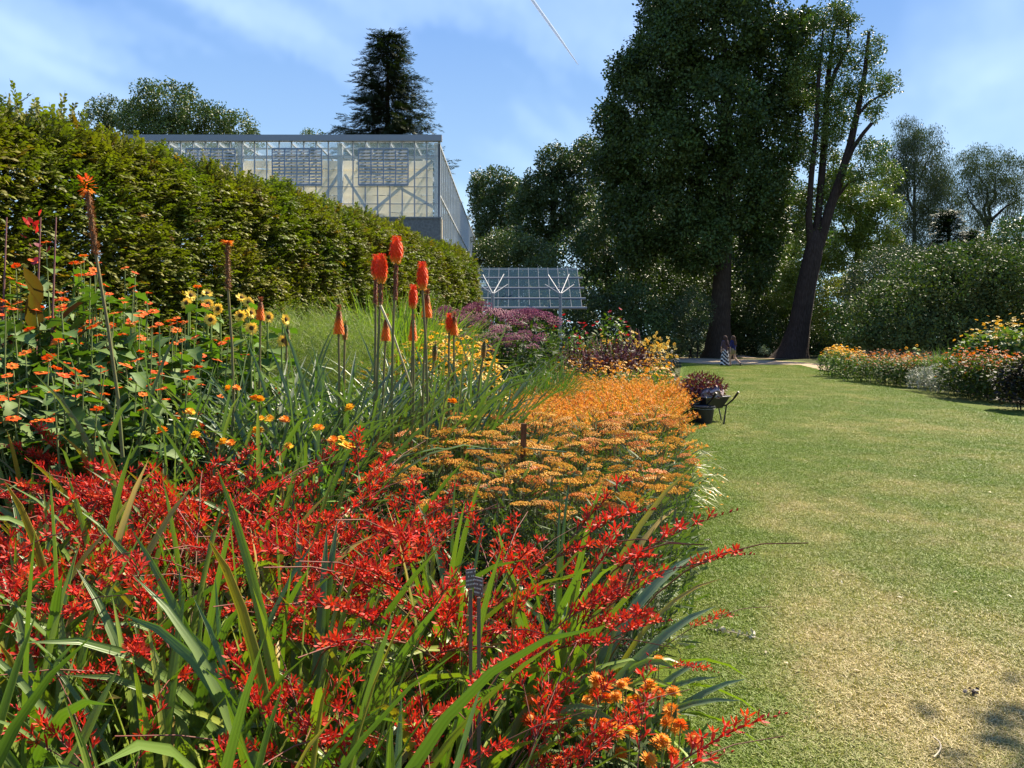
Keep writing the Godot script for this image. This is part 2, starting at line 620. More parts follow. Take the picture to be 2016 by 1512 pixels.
func glasshouse() -> void:
	var z := -32.0
	var o := thing("glasshouse", "tall white framed glasshouse with cream blinds and louvre vents rising behind the hedge", "greenhouse", Vector3(-2.9, 0, z))
	var grey := Color(0.50, 0.53, 0.55)
	var pale := Color(0.40, 0.42, 0.43)
	var dark := Color(0.25, 0.26, 0.28)
	var rows := [6.2, 6.94, 7.62, 8.28, 8.85, 9.36]
	var step := 0.49
	var n := 26
	# everything below is in the glasshouse's own axes: x runs left from the corner at 0
	for i in n + 1:
		if i != 8 and i != 0:
			bar_part(o, "mullion", Vector3(-i * step, 2.5, 0), Vector3(-i * step, 9.4, 0), 0.045, Color(0.30, 0.32, 0.34), 0.06)
	for y in [6.2, 6.94, 7.62, 8.85]:
		bar_part(o, "transom", Vector3(-n * step, y, -0.045), Vector3(0, y, -0.045), 0.045, Color(0.30, 0.32, 0.34), 0.03)
	bar_part(o, "beam", Vector3(-n * step, 8.86, -0.35), Vector3(0, 8.86, -0.35), 0.16, pale, 0.12)
	for x in [-0.12, -4.0, -8.0, -12.0]:
		bar_part(o, "post", Vector3(x, 0, -0.3), Vector3(x, 9.4, -0.3), 0.2, pale, 0.2)
	for bb in [[Vector3(-3.85, 8.2, -0.5), Vector3(-2.6, 6.2, -0.5)], [Vector3(-0.3, 8.75, -0.5), Vector3(-3.0, 6.5, -0.5)], [Vector3(-4.1, 8.2, -0.5), Vector3(-5.4, 6.2, -0.5)], [Vector3(-3.4, 8.7, -0.62), Vector3(-0.3, 6.9, -0.62)]]:
		bar_part(o, "brace", bb[0], bb[1], 0.11, Color(0.42, 0.42, 0.40))
	bar_part(o, "gutter", Vector3(-n * step - 0.3, 9.52, 0.08), Vector3(0.12, 9.52, 0.08), 0.26, dark, 0.24)
	bar_part(o, "corner_post", Vector3(0, 0, -0.02), Vector3(0, 9.4, -0.02), 0.1, pale, 0.1)
	# louvre vents
	var slat := MB.new()
	slat.box(Vector3.ZERO, Vector3(step - 0.06, 0.012, 0.13), Color(0.42, 0.43, 0.41), Basis(Vector3.RIGHT, 0.85))
	var slat_mesh := slat.build(true)
	var louvred := {}
	for first in [3, 10, 17]:
		var fr := MB.new()
		for k in 5:
			bar(fr, Vector3(-(first + k - 0.5) * step, 7.66, 0.1), Vector3(-(first + k - 0.5) * step, 9.1, 0.1), 0.045, Color(0.22, 0.27, 0.33))
		for y in [7.66, 9.1]:
			bar(fr, Vector3(-(first - 0.5) * step, y, 0.1), Vector3(-(first + 3.5) * step, y, 0.1), 0.06, Color(0.22, 0.27, 0.33))
		var vent := part(o, "louvre_vent", fr.build(true), mats["paint"])
		for k in 4:
			for j in 11:
				part(vent, "slat", slat_mesh, mats["paint"], Transform3D(Basis.IDENTITY, Vector3(-(first + k) * step, 7.74 + j * 0.125, 0.1)))
	# panes
	var meshes := []
	for r in rows.size() - 1:
		meshes.append(pane_mesh(step - 0.04, rows[r + 1] - rows[r] - 0.03))
	for i in n:
		for r in rows.size() - 1:
			part(o, "pane", meshes[r], mats["glass"], Transform3D(Basis.IDENTITY, Vector3(-(i + 0.5) * step, (rows[r] + rows[r + 1]) * 0.5, 0.0)))
	# cream blinds inside, in overlapping bands
	for k in 8:
		var b := MB.new()
		var y0 := 6.0 + k * 0.36
		var nseg := 52
		for i in nseg + 1:
			var x := -0.35 - (n * step - 0.5) * i / nseg
			var sag := 0.02 * sin(i * 1.7 + k) + 0.02 * sin(i * 0.63 + k * 2.0)
			b.vert(Vector3(x, y0 + sag * 0.6, -0.95 + 0.05 * sin(i * 1.1)), Color.WHITE)
			b.vert(Vector3(x, y0 + 0.385 + sag * 0.4, -1.12 + 0.03 * sin(i * 0.9 + 2.0)), Color.WHITE)
		for i in nseg:
			b.tri(i * 2, i * 2 + 1, i * 2 + 2)
			b.tri(i * 2 + 1, i * 2 + 3, i * 2 + 2)
		part(o, "blind", b.build(), mats["shade_cloth"])
	# roof glazing on bars
	var roof := MB.new()
	for i in 14:
		bar(roof, Vector3(-i * 0.98, 9.34, -0.1), Vector3(-i * 0.98, 9.30, -12.0), 0.06, pale)
	for k in 5:
		bar(roof, Vector3(-n * step, 9.25, -0.5 - k * 2.4), Vector3(-0.1, 9.25, -0.5 - k * 2.4), 0.06, pale)
	var ro := part(o, "roof", roof.build(true), mats["paint"])
	var rg := MB.new()
	rg.box(Vector3(-n * step * 0.5, 9.39, -6.0), Vector3(n * step - 0.1, 0.006, 12.0), Color.WHITE)
	part(ro, "roof_glazing", rg.build(true), mats["glass"])
	# the long side wall runs away from us
	var side := MB.new()
	var deep := 36.0
	for i in 37:
		bar(side, Vector3(0, 0.3, -i * 1.0), Vector3(0, 9.3, -i * 1.0), 0.06, pale)
	for y in [0.5, 2.2, 3.9, 5.5, 7.3, 9.3]:
		bar(side, Vector3(0, y, 0), Vector3(0, y, -deep), 0.07, pale)
	part(o, "side_frame", side.build(true), mats["paint"])
	for r in [[0.5, 2.2], [2.2, 3.9], [3.9, 5.5], [5.5, 7.3], [7.3, 9.3]]:
		var sp := MB.new()
		sp.box(Vector3(-0.02, (r[0] + r[1]) * 0.5, -deep * 0.5), Vector3(0.006, r[1] - r[0] - 0.04, deep), Color.WHITE)
		part(o, "side_glazing", sp.build(true), mats["glass"])
	# grey block wall in front of its foot
	var w := thing("block_wall", "grey masonry wall below the glasshouse corner, showing over the hedge", "wall", Vector3(-2.75, 0, z + 1.2))
	var wm := MB.new()
	wm.box(Vector3(-4.1, 3.07, 0), Vector3(8.2, 6.14, 0.3), Color(0.23, 0.225, 0.21))
	part(w, "masonry", wm.build(true), mats["masonry"])
	var cp := MB.new()
	cp.box(Vector3(-4.1, 6.18, 0), Vector3(8.3, 0.07, 0.36), Color(0.3, 0.3, 0.29))
	part(w, "coping", cp.build(true), mats["masonry"])
	var qn := MB.new()
	qn.box(Vector3(0.04, 3.07, 0), Vector3(0.07, 6.14, 0.32), Color(0.5, 0.42, 0.3))  # paler tan strip up the right corner of the wall
	part(w, "pale_corner_strip", qn.build(true), mats["masonry"])

func glass_canopy() -> void:
	var o := thing("glass_canopy", "low sloping glass canopy on white tubes and branching posts beside the hedge end", "canopy", Vector3(0.6, 0, -34))
	var white := Color(0.17, 0.185, 0.20)
	var top := Vector3(0, 4.72, -2.1)
	var low := Vector3(0, 2.85, 0.5)
	var nx := 11
	var x0 := -2.5
	var x1 := 2.32
	var ang := atan2(top.y - low.y, low.z - top.z)
	for k in 5:
		var t: float = [0.02, 0.24, 0.5, 0.76, 0.99][k]
		var p := low.lerp(top, t) + Vector3(0, -0.05, 0.08)
		var tb := MB.new()
		var ov := 0.2 if k < 4 else 0.02
		tb.tube([Vector3(x0, p.y, p.z), Vector3(x1 + ov, p.y, p.z)], [0.06, 0.06] if k < 4 else [0.035, 0.035], 8, white, white, true)
		part(o, "rail", tb.build(), mats["paint"])
	for i in nx + 1:
		var x := x0 + (x1 - x0) * i / nx
		bar_part(o, "glazing_bar", low + Vector3(x, 0.03, 0.0), top + Vector3(x, 0.03, 0.0), 0.018, Color(0.16, 0.18, 0.19))
	var len := (top - low).length()
	var pm := pane_mesh((x1 - x0) / nx - 0.02, len * 0.25 - 0.02)
	for i in nx:
		for k in 4:
			var p := low.lerp(top, (k + 0.5) / 4.0)
			part(o, "pane", pm, mats["dark_reflection_glass"], Transform3D(Basis(Vector3.RIGHT, ang - PI * 0.5), Vector3(x0 + (x1 - x0) * (i + 0.5) / nx, p.y + 0.03, p.z)))
	for x in [-1.4, 1.4]:
		var pb := MB.new()
		pb.tube([Vector3(x, 0, 0.75), Vector3(x, 3.45, 0.75)], [0.07, 0.07], 8, white, white, true)
		var post := part(o, "post", pb.build(), mats["paint"])
		for e in [Vector3(-0.45, 4.3, -0.9), Vector3(0.45, 4.32, -0.9), Vector3(-0.6, 3.85, -0.4), Vector3(0.62, 3.85, -0.4)]:
			var ab := MB.new()
			ab.tube([Vector3(x, 3.4, 0.75), Vector3(x + e.x, e.y, e.z + 0.4)], [0.032, 0.026], 6, white, white, true)
			part(post, "arm", ab.build(), mats["paint"])
	for x in [-0.8, -0.55]:
		bar_part(o, "strut", Vector3(x, 0, 0.4), Vector3(x - 0.05, 3.6, -0.3), 0.04, white)

# ------------------------------------------------------------------ trees
var clump_broad := []
var clump_fine := []
var clump_needle := []

func leaf_clumps() -> void:
	for k in 3:
		var m := MB.new()
		for i in 34:
			var o := rdir() * pow(rng.randf(), 0.45) * 0.5
			var d := (o.normalized() + rdir() * 0.9 + Vector3(0, -0.25, 0)).normalized()
			m.oval(o, d, (Vector3.UP + rdir() * 0.8), rf(0.15, 0.24), rf(0.09, 0.14), Color(1, 1, 1) * rf(0.7, 1.3), 0.3)
		clump_broad.append(m.build(true))
	for k in 2:
		var m := MB.new()
		for i in 46:
			var o := rdir() * pow(rng.randf(), 0.45) * 0.5
			var d := (rdir() * 0.7 + Vector3(0, -1.0, 0)).normalized()
			m.oval(o, d, rdir(), rf(0.12, 0.24), rf(0.025, 0.045), Color(1, 1, 1) * rf(0.7, 1.3), 0.2)
		clump_fine.append(m.build(true))
	for k in 2:
		var m := MB.new()   # a flat spray of needles pointing along +x
		for i in 40:
			var t := rng.randf()
			var o := Vector3(t - 0.2, rf(-0.05, 0.05) - 0.12 * t * t, rf(-0.28, 0.28) * (1.1 - t))
			var d := Vector3(0.9, rf(-0.25, 0.35), rf(-0.9, 0.9)).normalized()
			m.oval(o, d, Vector3.UP + rdir() * 0.4, rf(0.14, 0.26), rf(0.03, 0.05), Color(1, 1, 1) * rf(0.7, 1.3), 0.1)
		clump_needle.append(m.build(true))

func limb(m: MB, a: Vector3, b: Vector3, ra: float, rb: float, col: Color, wander := 0.06, sides := 7) -> void:
	var pts := []
	var rad := []
	var l := (b - a).length()
	var n := 5
	for i in n + 1:
		var t := float(i) / n
		var p := a.lerp(b, t)
		if i > 0 and i < n:
			p += rdir() * l * wander + Vector3(0, l * 0.05 * sin(t * PI), 0)
		pts.append(p)
		rad.append(lerpf(ra, rb, t))
	m.tube(pts, rad, sides, col, col)

# blobs: [centre, radii] in the world; the crown is filled with leaf clumps, thicker towards each blob's skin
func crown(o: Node3D, blobs: Array, per_area: float, kinds: Array, size: float, col: Color, vary: float, called := "crown", solid := 0.55, surface := "tree_leaf") -> void:
	var where := []
	var tints := []
	for k in kinds.size():
		where.append([])
		tints.append(PackedColorArray())
	for b in blobs:
		var r: Vector3 = b[1]
		var area := 4.0 * PI * pow((pow(r.x * r.y, 1.6) + pow(r.x * r.z, 1.6) + pow(r.y * r.z, 1.6)) / 3.0, 1.0 / 1.6)
		var shade: Color = jit(col, 0.10)
		for i in int(area * per_area):
			var d := rdir()
			var lump := 1.0 + 0.22 * noise.get_noise_3d(d.x * 1.6 + b[0].x, d.y * 1.6 + b[0].y, d.z * 1.6 + b[0].z) + 0.12 * noise.get_noise_3d(d.x * 5.0 + b[0].x, d.y * 5.0, d.z * 5.0)
			var q: Vector3 = b[0] + d * r * lump * lerpf(solid, 1.0, sqrt(rng.randf()))
			if q.y < 0.15:
				continue
			var k := ri(0, kinds.size() - 1)
			var bs := Basis(rdir(), rf(0, TAU)) if kinds[k] in clump_broad else Basis(Vector3.UP, rf(0, TAU))
			where[k].append(Transform3D(bs.scaled(Vector3.ONE * size * rf(0.75, 1.3)), q - o.position))
			tints[k].append(jit(shade, vary))
	for k in kinds.size():
		many(o, called, kinds[k], mats[surface], where[k], tints[k])

func tree(called: String, label: String, foot: Vector3, trunk: Array, radii: Array, limbs: Array, blobs: Array, per_area: float, kinds: Array, size: float, col: Color, vary := 0.22, group := "", bark := Color(0.10, 0.075, 0.055), category := "tree", solid := 0.55) -> Node3D:
	var o := thing(called, label, category, foot, 0.0, group)
	var m := MB.new()
	var pts := []
	for p in trunk:
		pts.append(p - foot)
	if pts.size() > 1:
		m.tube(pts, radii, 12, bark, bark)
		part(o, "trunk", m.build(), mats["bark"])
	for l in limbs:
		var lm := MB.new()
		if l.size() == 4:
			limb(lm, l[0] - foot, l[1] - foot, l[2], l[3], bark)
		else:
			var lp := []
			for p in l[0]:
				lp.append(p - foot)
			lm.tube(lp, l[1], 8, bark, bark, true)
		part(o, "limb", lm.build(), mats["bark"])
	crown(o, blobs, per_area, kinds, size, col, vary, "crown", solid)
	return o

func bush(called: String, label: String, blobs: Array, per_area: float, kinds: Array, size: float, col: Color, vary := 0.22, group := "", category := "shrub", solid := 0.55) -> Node3D:
	var foot := Vector3(blobs[0][0].x, 0, blobs[0][0].z)
	var o := thing(called, label, category, foot, 0.0, group)
	var bark := Color(0.09, 0.07, 0.05)
	for k in 3:
		var m := MB.new()
		var b: Array = blobs[k % blobs.size()]
		limb(m, Vector3(rf(-0.3, 0.3), 0, rf(-0.3, 0.3)), b[0] - foot + rdir() * b[1] * 0.3, 0.07, 0.03, bark, 0.08, 5)
		part(o, "stem", m.build(), mats["bark"])
	crown(o, blobs, per_area, kinds, size, col, vary, "foliage", solid, "gloss_leaf" if called == "domed_shrub" else "tree_leaf")
	return o

func conifer(called: String, label: String, foot: Vector3, height: float, radius: float, col: Color) -> void:
	var o := thing(called, label, "conifer tree", foot)
	var bark := Color(0.10, 0.07, 0.05)
	var m := MB.new()
	m.tube([Vector3.ZERO, Vector3(0, height * 0.5, 0), Vector3(0, height * 0.97, 0)], [0.5, 0.3, 0.04], 8, bark, bark)
	part(o, "trunk", m.build(), mats["bark"])
	var where := [[], []]
	var tints := [PackedColorArray(), PackedColorArray()]
	var bm := MB.new()
	var y := height * 0.16
	var turn := 0.0
	while y < height * 0.985:
		var k := 1.0 - (y / height - 0.16) / 0.84
		var reach := (0.25 + radius * pow(k, 0.95)) * rf(0.70, 1.12)
		turn += 2.4 + rf(-0.4, 0.4)
		var d := polar(turn)
		var prev := Vector3(0, y, 0)
		var n := maxi(3, int(reach / 0.28))
		for i in n:
			var t := float(i + 1) / n
			var p := Vector3(0, y, 0) + d * reach * t + Vector3(0, -0.32 * reach * t + 0.30 * reach * t * t, 0)
			if i % 2 == 0:
				bm.tube([prev, p], [0.05 * k + 0.01, 0.04 * k + 0.008], 4, bark, bark)
				prev = p
			for q in 3:
				var w := ri(0, 1)
				var bs := Basis(Vector3.UP, -turn + rf(-0.9, 0.9)) * Basis(Vector3(0, 0, 1), rf(-0.5, 0.3))
				where[w].append(Transform3D(bs.scaled(Vector3.ONE * rf(0.8, 1.4)), p + rdir() * 0.2))
				tints[w].append(jit(col, 0.28))
		y += rf(0.07, 0.15) * (0.5 + 0.5 * k)
	part(o, "branch", bm.build(), mats["bark"]).set_meta("kind", "stuff")
	for w in 2:
		many(o, "crown", clump_needle[w], mats["tree_leaf"], where[w], tints[w])

func trees() -> void:
	rng.seed = 101
	leaf_clumps()
	var B := clump_broad
	var F := clump_fine
	var dark := Color(0.066, 0.098, 0.022)
	# --- the great tree in the middle
	tree("unseen_tree", "huge dense dark leafy tree with straight brown trunk behind the path", Vector3(16.72, -0.00, -65.00), [Vector3(16.72, -0.33, -65.00), Vector3(16.68, 0.57, -65.00), Vector3(16.80, 2.63, -65.00), Vector3(16.97, 5.91, -65.00), Vector3(17.13, 9.61, -65.00), Vector3(17.26, 13.31, -65.00), Vector3(17.34, 19.47, -65.00), Vector3(17.13, 26.46, -65.00)], [1.75, 1.15, 0.85, 0.72, 0.65, 0.6, 0.5, 0.2],
		[[Vector3(17.17, 11.26, -65.00), Vector3(12.82, 14.94, -63.00), 0.3, 0.1], [Vector3(17.26, 13.31, -65.00), Vector3(21.36, 17.66, -66.00), 0.3, 0.1], [Vector3(17.26, 14.95, -65.00), Vector3(11.63, 20.12, -63.00), 0.3, 0.1], [Vector3(17.34, 18.65, -65.00), Vector3(21.78, 24.34, -66.00), 0.25, 0.08], [Vector3(17.09, 9.61, -65.00), Vector3(11.81, 11.51, -64.00), 0.22, 0.08], [Vector3(17.34, 18.24, -65.00), Vector3(14.02, 24.50, -63.00), 0.25, 0.08]],
		[[Vector3(16.52, 31.39, -65.00), Vector3(6.16, 3.90, 5.50)], [Vector3(15.86, 25.67, -64.00), Vector3(4.45, 3.84, 5.50)], [Vector3(12.22, 24.05, -64.00), Vector3(3.03, 3.44, 4.50)], [Vector3(20.94, 24.34, -66.00), Vector3(2.84, 3.96, 4.50)], [Vector3(9.99, 19.80, -64.00), Vector3(2.35, 2.83, 3.60)], [Vector3(15.61, 18.92, -63.00), Vector3(3.98, 3.78, 5.00)], [Vector3(21.03, 17.66, -66.00), Vector3(2.34, 3.96, 4.50)], [Vector3(11.63, 16.14, -63.00), Vector3(3.19, 3.19, 4.50)], [Vector3(8.92, 16.60, -65.00), Vector3(1.56, 2.26, 3.00)], [Vector3(17.88, 13.53, -64.00), Vector3(3.64, 3.24, 4.50)], [Vector3(11.41, 11.51, -64.00), Vector3(3.24, 3.03, 4.50)], [Vector3(14.64, 9.49, -64.00), Vector3(2.43, 2.83, 4.00)], [Vector3(9.12, 12.49, -65.00), Vector3(1.85, 2.47, 3.00)], [Vector3(20.73, 11.40, -66.00), Vector3(1.88, 2.92, 3.00)], [Vector3(20.11, 7.65, -66.00), Vector3(1.50, 2.29, 3.00)], [Vector3(9.30, 22.84, -64.00), Vector3(1.38, 1.38, 2.20)], [Vector3(7.89, 19.27, -65.00), Vector3(1.23, 1.31, 2.00)], [Vector3(7.60, 15.57, -65.00), Vector3(1.15, 1.23, 2.00)], [Vector3(11.81, 27.49, -64.00), Vector3(1.46, 1.62, 2.40)], [Vector3(23.24, 26.84, -66.00), Vector3(1.25, 1.50, 2.20)], [Vector3(23.86, 22.04, -66.00), Vector3(1.00, 1.67, 2.00)], [Vector3(10.15, 8.79, -65.00), Vector3(1.64, 1.64, 2.60)]],
		2.6, B, 1.2, dark, 0.3)
	# --- the leaning tree with cut-back limbs
	var a := Color(0.085, 0.062, 0.048)
	tree("leaning_tree", "leaning bare stemmed tree with cut limbs and thin tufts of leaf", Vector3(21.63, -0.01, -62.00), [Vector3(21.48, -0.40, -62.00), Vector3(21.75, 0.62, -62.00), Vector3(22.18, 2.58, -62.00), Vector3(22.73, 5.72, -62.00), Vector3(23.20, 7.87, -62.00), Vector3(23.40, 8.93, -62.00), Vector3(23.51, 9.83, -62.00)], [1.7, 1.12, 0.80, 0.72, 0.70, 0.62, 0.28],
		[[[Vector3(23.08, 8.85, -62.00), Vector3(22.89, 10.81, -62.00), Vector3(22.90, 13.85, -61.50), Vector3(23.29, 17.73, -61.50), Vector3(23.48, 21.62, -61.50), Vector3(23.79, 25.12, -61.50)], [0.32, 0.25, 0.21, 0.18, 0.14, 0.06]],
		[[Vector3(23.40, 8.85, -62.00), Vector3(23.75, 11.25, -62.30), Vector3(24.14, 14.83, -62.50), Vector3(24.42, 18.79, -62.50), Vector3(24.57, 21.55, -62.50), Vector3(24.97, 25.11, -62.50), Vector3(25.56, 27.08, -62.50)], [0.35, 0.28, 0.27, 0.24, 0.21, 0.11, 0.03]],
		[[Vector3(23.67, 8.65, -62.00), Vector3(24.45, 11.56, -61.80), Vector3(25.19, 13.87, -61.60), Vector3(25.93, 16.40, -61.60), Vector3(26.56, 19.32, -61.60), Vector3(27.06, 22.04, -61.60), Vector3(27.37, 25.08, -61.60)], [0.42, 0.36, 0.32, 0.28, 0.22, 0.17, 0.11]],
		[[Vector3(25.43, 14.64, -61.60), Vector3(26.00, 16.11, -61.20), Vector3(26.68, 17.14, -61.00), Vector3(27.30, 17.87, -61.00)], [0.21, 0.18, 0.15, 0.14]],
		[[Vector3(26.36, 18.54, -61.60), Vector3(27.23, 19.59, -61.20), Vector3(28.30, 20.15, -61.00), Vector3(29.15, 20.88, -61.00)], [0.14, 0.10, 0.07, 0.03]],
		[[Vector3(24.49, 20.37, -62.50), Vector3(24.96, 22.18, -62.00), Vector3(25.75, 23.74, -62.00), Vector3(26.18, 24.72, -62.00)], [0.20, 0.17, 0.13, 0.04]],
		[[Vector3(27.26, 22.63, -61.60), Vector3(27.80, 23.13, -61.60), Vector3(28.31, 23.33, -61.60)], [0.10, 0.06, 0.03]],
		[[Vector3(25.98, 26.09, -62.00), Vector3(25.91, 24.72, -62.00)], [0.07, 0.08]],
		[[Vector3(24.77, 11.99, -62.00), Vector3(25.53, 13.36, -61.00), Vector3(26.66, 13.65, -60.50)], [0.13, 0.08, 0.03]]],
		[[Vector3(25.36, 18.26, -62.00), Vector3(1.02, 1.33, 1.50)], [Vector3(23.58, 9.37, -63.00), Vector3(1.35, 1.19, 1.60)], [Vector3(25.87, 26.09, -62.00), Vector3(0.86, 0.94, 1.20)], [Vector3(23.01, 22.96, -62.00), Vector3(0.71, 1.33, 1.20)], [Vector3(25.17, 13.35, -63.00), Vector3(1.04, 1.19, 1.50)], [Vector3(27.68, 18.90, -61.50), Vector3(0.70, 0.86, 1.10)], [Vector3(24.77, 26.29, -62.00), Vector3(1.46, 1.41, 1.84)], [Vector3(23.48, 25.90, -62.00), Vector3(0.77, 1.24, 1.22)], [Vector3(23.98, 23.35, -62.00), Vector3(1.46, 1.66, 1.84)], [Vector3(25.87, 23.35, -62.00), Vector3(1.03, 1.41, 1.63)], [Vector3(27.52, 23.56, -61.50), Vector3(0.76, 1.64, 1.22)], [Vector3(28.03, 20.88, -61.00), Vector3(1.43, 0.98, 1.53)], [Vector3(25.36, 20.41, -62.00), Vector3(1.37, 1.49, 1.84)], [Vector3(23.59, 19.43, -62.00), Vector3(0.94, 1.66, 1.53)], [Vector3(26.30, 20.49, -61.00), Vector3(0.76, 0.98, 1.22)], [Vector3(24.38, 17.08, -62.00), Vector3(1.03, 1.66, 1.63)], [Vector3(22.61, 15.90, -62.00), Vector3(0.94, 2.07, 1.63)], [Vector3(27.07, 15.67, -61.00), Vector3(1.43, 1.22, 1.63)], [Vector3(25.57, 15.34, -63.00), Vector3(1.04, 1.26, 1.43)], [Vector3(23.97, 12.15, -63.00), Vector3(0.87, 1.68, 1.43)], [Vector3(26.30, 13.94, -61.00), Vector3(1.43, 0.73, 1.43)], [Vector3(22.58, 12.15, -63.00), Vector3(0.78, 1.68, 1.43)], [Vector3(22.03, 21.39, -62.00), Vector3(0.94, 2.07, 1.53)]],
		2.5, B, 0.78, Color(0.125, 0.170, 0.035), 0.3, "", a, "tree", 0.15)
	# --- trees behind and to the right
	tree("golden_tree", "yellow green leafy tree with layered boughs right of the leaning trunk", Vector3(32.76, 0.21, -76.00), [Vector3(32.76, 0.06, -76.00), Vector3(32.76, 13.37, -76.00)], [0.5, 0.3], [[Vector3(32.76, 10.49, -76.00), Vector3(34.23, 12.74, -75.00), 0.2, 0.06], [Vector3(32.76, 9.53, -76.00), Vector3(30.44, 12.74, -75.00), 0.2, 0.06]],
		[[Vector3(32.81, 14.40, -75.00), Vector3(2.47, 1.52, 3.00)], [Vector3(34.01, 13.29, -74.00), Vector3(1.68, 1.40, 2.50)], [Vector3(31.38, 12.27, -75.00), Vector3(2.61, 1.71, 3.00)], [Vector3(33.30, 10.72, -74.00), Vector3(2.34, 1.31, 3.00)], [Vector3(30.84, 15.77, -76.00), Vector3(1.44, 1.92, 2.40)], [Vector3(36.09, 17.38, -78.00), Vector3(1.28, 1.28, 2.00)], [Vector3(30.91, 9.42, -75.00), Vector3(2.84, 1.61, 3.00)]], 2.2, B, 0.95, Color(0.185, 0.225, 0.030), 0.25)
	tree("weeping_birch", "tall grey green weeping tree against the bright sky", Vector3(46.06, 0.03, -92.00), [Vector3(46.06, -0.03, -92.00), Vector3(46.06, 21.66, -92.00)], [0.4, 0.1], [[Vector3(46.06, 15.85, -92.00), Vector3(44.31, 22.83, -92.00), 0.15, 0.03], [Vector3(46.06, 17.01, -92.00), Vector3(48.09, 23.41, -92.00), 0.15, 0.03], [Vector3(46.06, 14.10, -92.00), Vector3(48.38, 17.01, -92.00), 0.15, 0.03]],
		[[Vector3(45.48, 24.86, -92.00), Vector3(1.51, 2.21, 2.00)], [Vector3(46.93, 22.83, -92.00), Vector3(2.44, 2.91, 3.00)], [Vector3(44.31, 21.08, -92.00), Vector3(1.98, 2.91, 3.00)], [Vector3(46.06, 17.59, -92.00), Vector3(3.49, 4.07, 4.00)], [Vector3(48.97, 17.01, -92.00), Vector3(2.09, 3.49, 3.00)], [Vector3(45.48, 12.36, -92.00), Vector3(4.07, 2.91, 4.00)], [Vector3(48.97, 19.92, -92.00), Vector3(1.16, 2.33, 2.00)]], 1.7, F, 1.45, Color(0.088, 0.098, 0.036), 0.25, "", Color(0.09, 0.08, 0.07), "tree", 0.25)
	tree("airy_tree", "airy tree with dark forked boughs and sky showing through", Vector3(56.86, 0.02, -96.00), [Vector3(56.86, -0.04, -96.00), Vector3(56.68, 11.61, -96.00), Vector3(56.80, 15.25, -96.00)], [0.5, 0.4, 0.32], [[Vector3(56.68, 13.43, -96.00), Vector3(54.43, 19.50, -96.00), 0.25, 0.05], [Vector3(56.80, 14.04, -96.00), Vector3(57.77, 20.72, -96.00), 0.25, 0.05], [Vector3(56.80, 14.65, -96.00), Vector3(60.50, 18.29, -96.00), 0.22, 0.05], [Vector3(56.80, 15.25, -96.00), Vector3(55.95, 21.93, -96.00), 0.2, 0.04]],
		[[Vector3(55.95, 22.54, -96.00), Vector3(3.16, 2.06, 3.20)], [Vector3(59.29, 21.63, -96.00), Vector3(2.73, 2.06, 3.00)], [Vector3(54.13, 19.50, -96.00), Vector3(2.06, 2.43, 2.60)], [Vector3(57.47, 18.89, -96.00), Vector3(3.03, 2.06, 3.00)], [Vector3(60.80, 18.29, -96.00), Vector3(2.18, 2.67, 3.00)], [Vector3(55.34, 15.86, -96.00), Vector3(2.06, 2.06, 2.50)], [Vector3(59.89, 15.25, -96.00), Vector3(2.06, 1.82, 2.50)]], 1.15, F, 1.5, Color(0.095, 0.110, 0.036), 0.25, "", Color(0.05, 0.045, 0.04), "tree", 0.2)
	conifer("cypress", "broad dark columnar cypress behind the domed shrub", Vector3(38.05, 0.45, -70.00), 12.4, 2.6, Color(0.030, 0.052, 0.018))
	conifer("cypress", "narrow dark cypress standing beside the broader one", Vector3(41.23, 0.42, -72.00), 11.0, 1.7, Color(0.034, 0.055, 0.018))
	tree("round_tree", "green bushy tree at the right edge above the domed shrub", Vector3(39.27, 0.58, -62.00), [Vector3(39.27, 0.54, -62.00), Vector3(39.27, 7.28, -62.00)], [0.4, 0.25], [[Vector3(39.27, 6.50, -62.00), Vector3(37.90, 8.85, -62.00), 0.15, 0.05]], [[Vector3(39.47, 9.24, -62.00), Vector3(2.35, 1.65, 3.00)], [Vector3(37.51, 8.46, -62.00), Vector3(1.57, 1.33, 2.40)], [Vector3(40.45, 7.28, -62.00), Vector3(2.35, 1.96, 3.00)], [Vector3(37.86, 6.81, -61.00), Vector3(1.93, 1.54, 3.00)]], 2.1, B, 0.85, Color(0.085, 0.125, 0.025), 0.25)
	# --- trees on the left of the great tree
	tree("sycamore", "tree with rounded top just right of the glasshouse end", Vector3(-1.28, -0.01, -88.00), [Vector3(-1.28, -0.07, -88.00), Vector3(-1.28, 14.67, -88.00)], [0.5, 0.25], [[Vector3(-1.28, 11.89, -88.00), Vector3(-2.67, 15.23, -88.00), 0.2, 0.05], [Vector3(-1.28, 13.00, -88.00), Vector3(0.39, 16.34, -88.00), 0.2, 0.05]], [[Vector3(-1.84, 18.29, -88.00), Vector3(2.34, 1.67, 3.00)], [Vector3(-0.45, 16.34, -88.00), Vector3(2.56, 2.34, 3.00)], [Vector3(-2.95, 15.23, -88.00), Vector3(1.45, 2.23, 2.40)], [Vector3(-1.28, 13.28, -88.00), Vector3(2.78, 1.89, 3.00)], [Vector3(-3.87, 17.81, -90.00), Vector3(0.80, 2.28, 2.00)]], 2.0, B, 1.15, Color(0.085, 0.120, 0.040), 0.25, "trees left of the great tree")
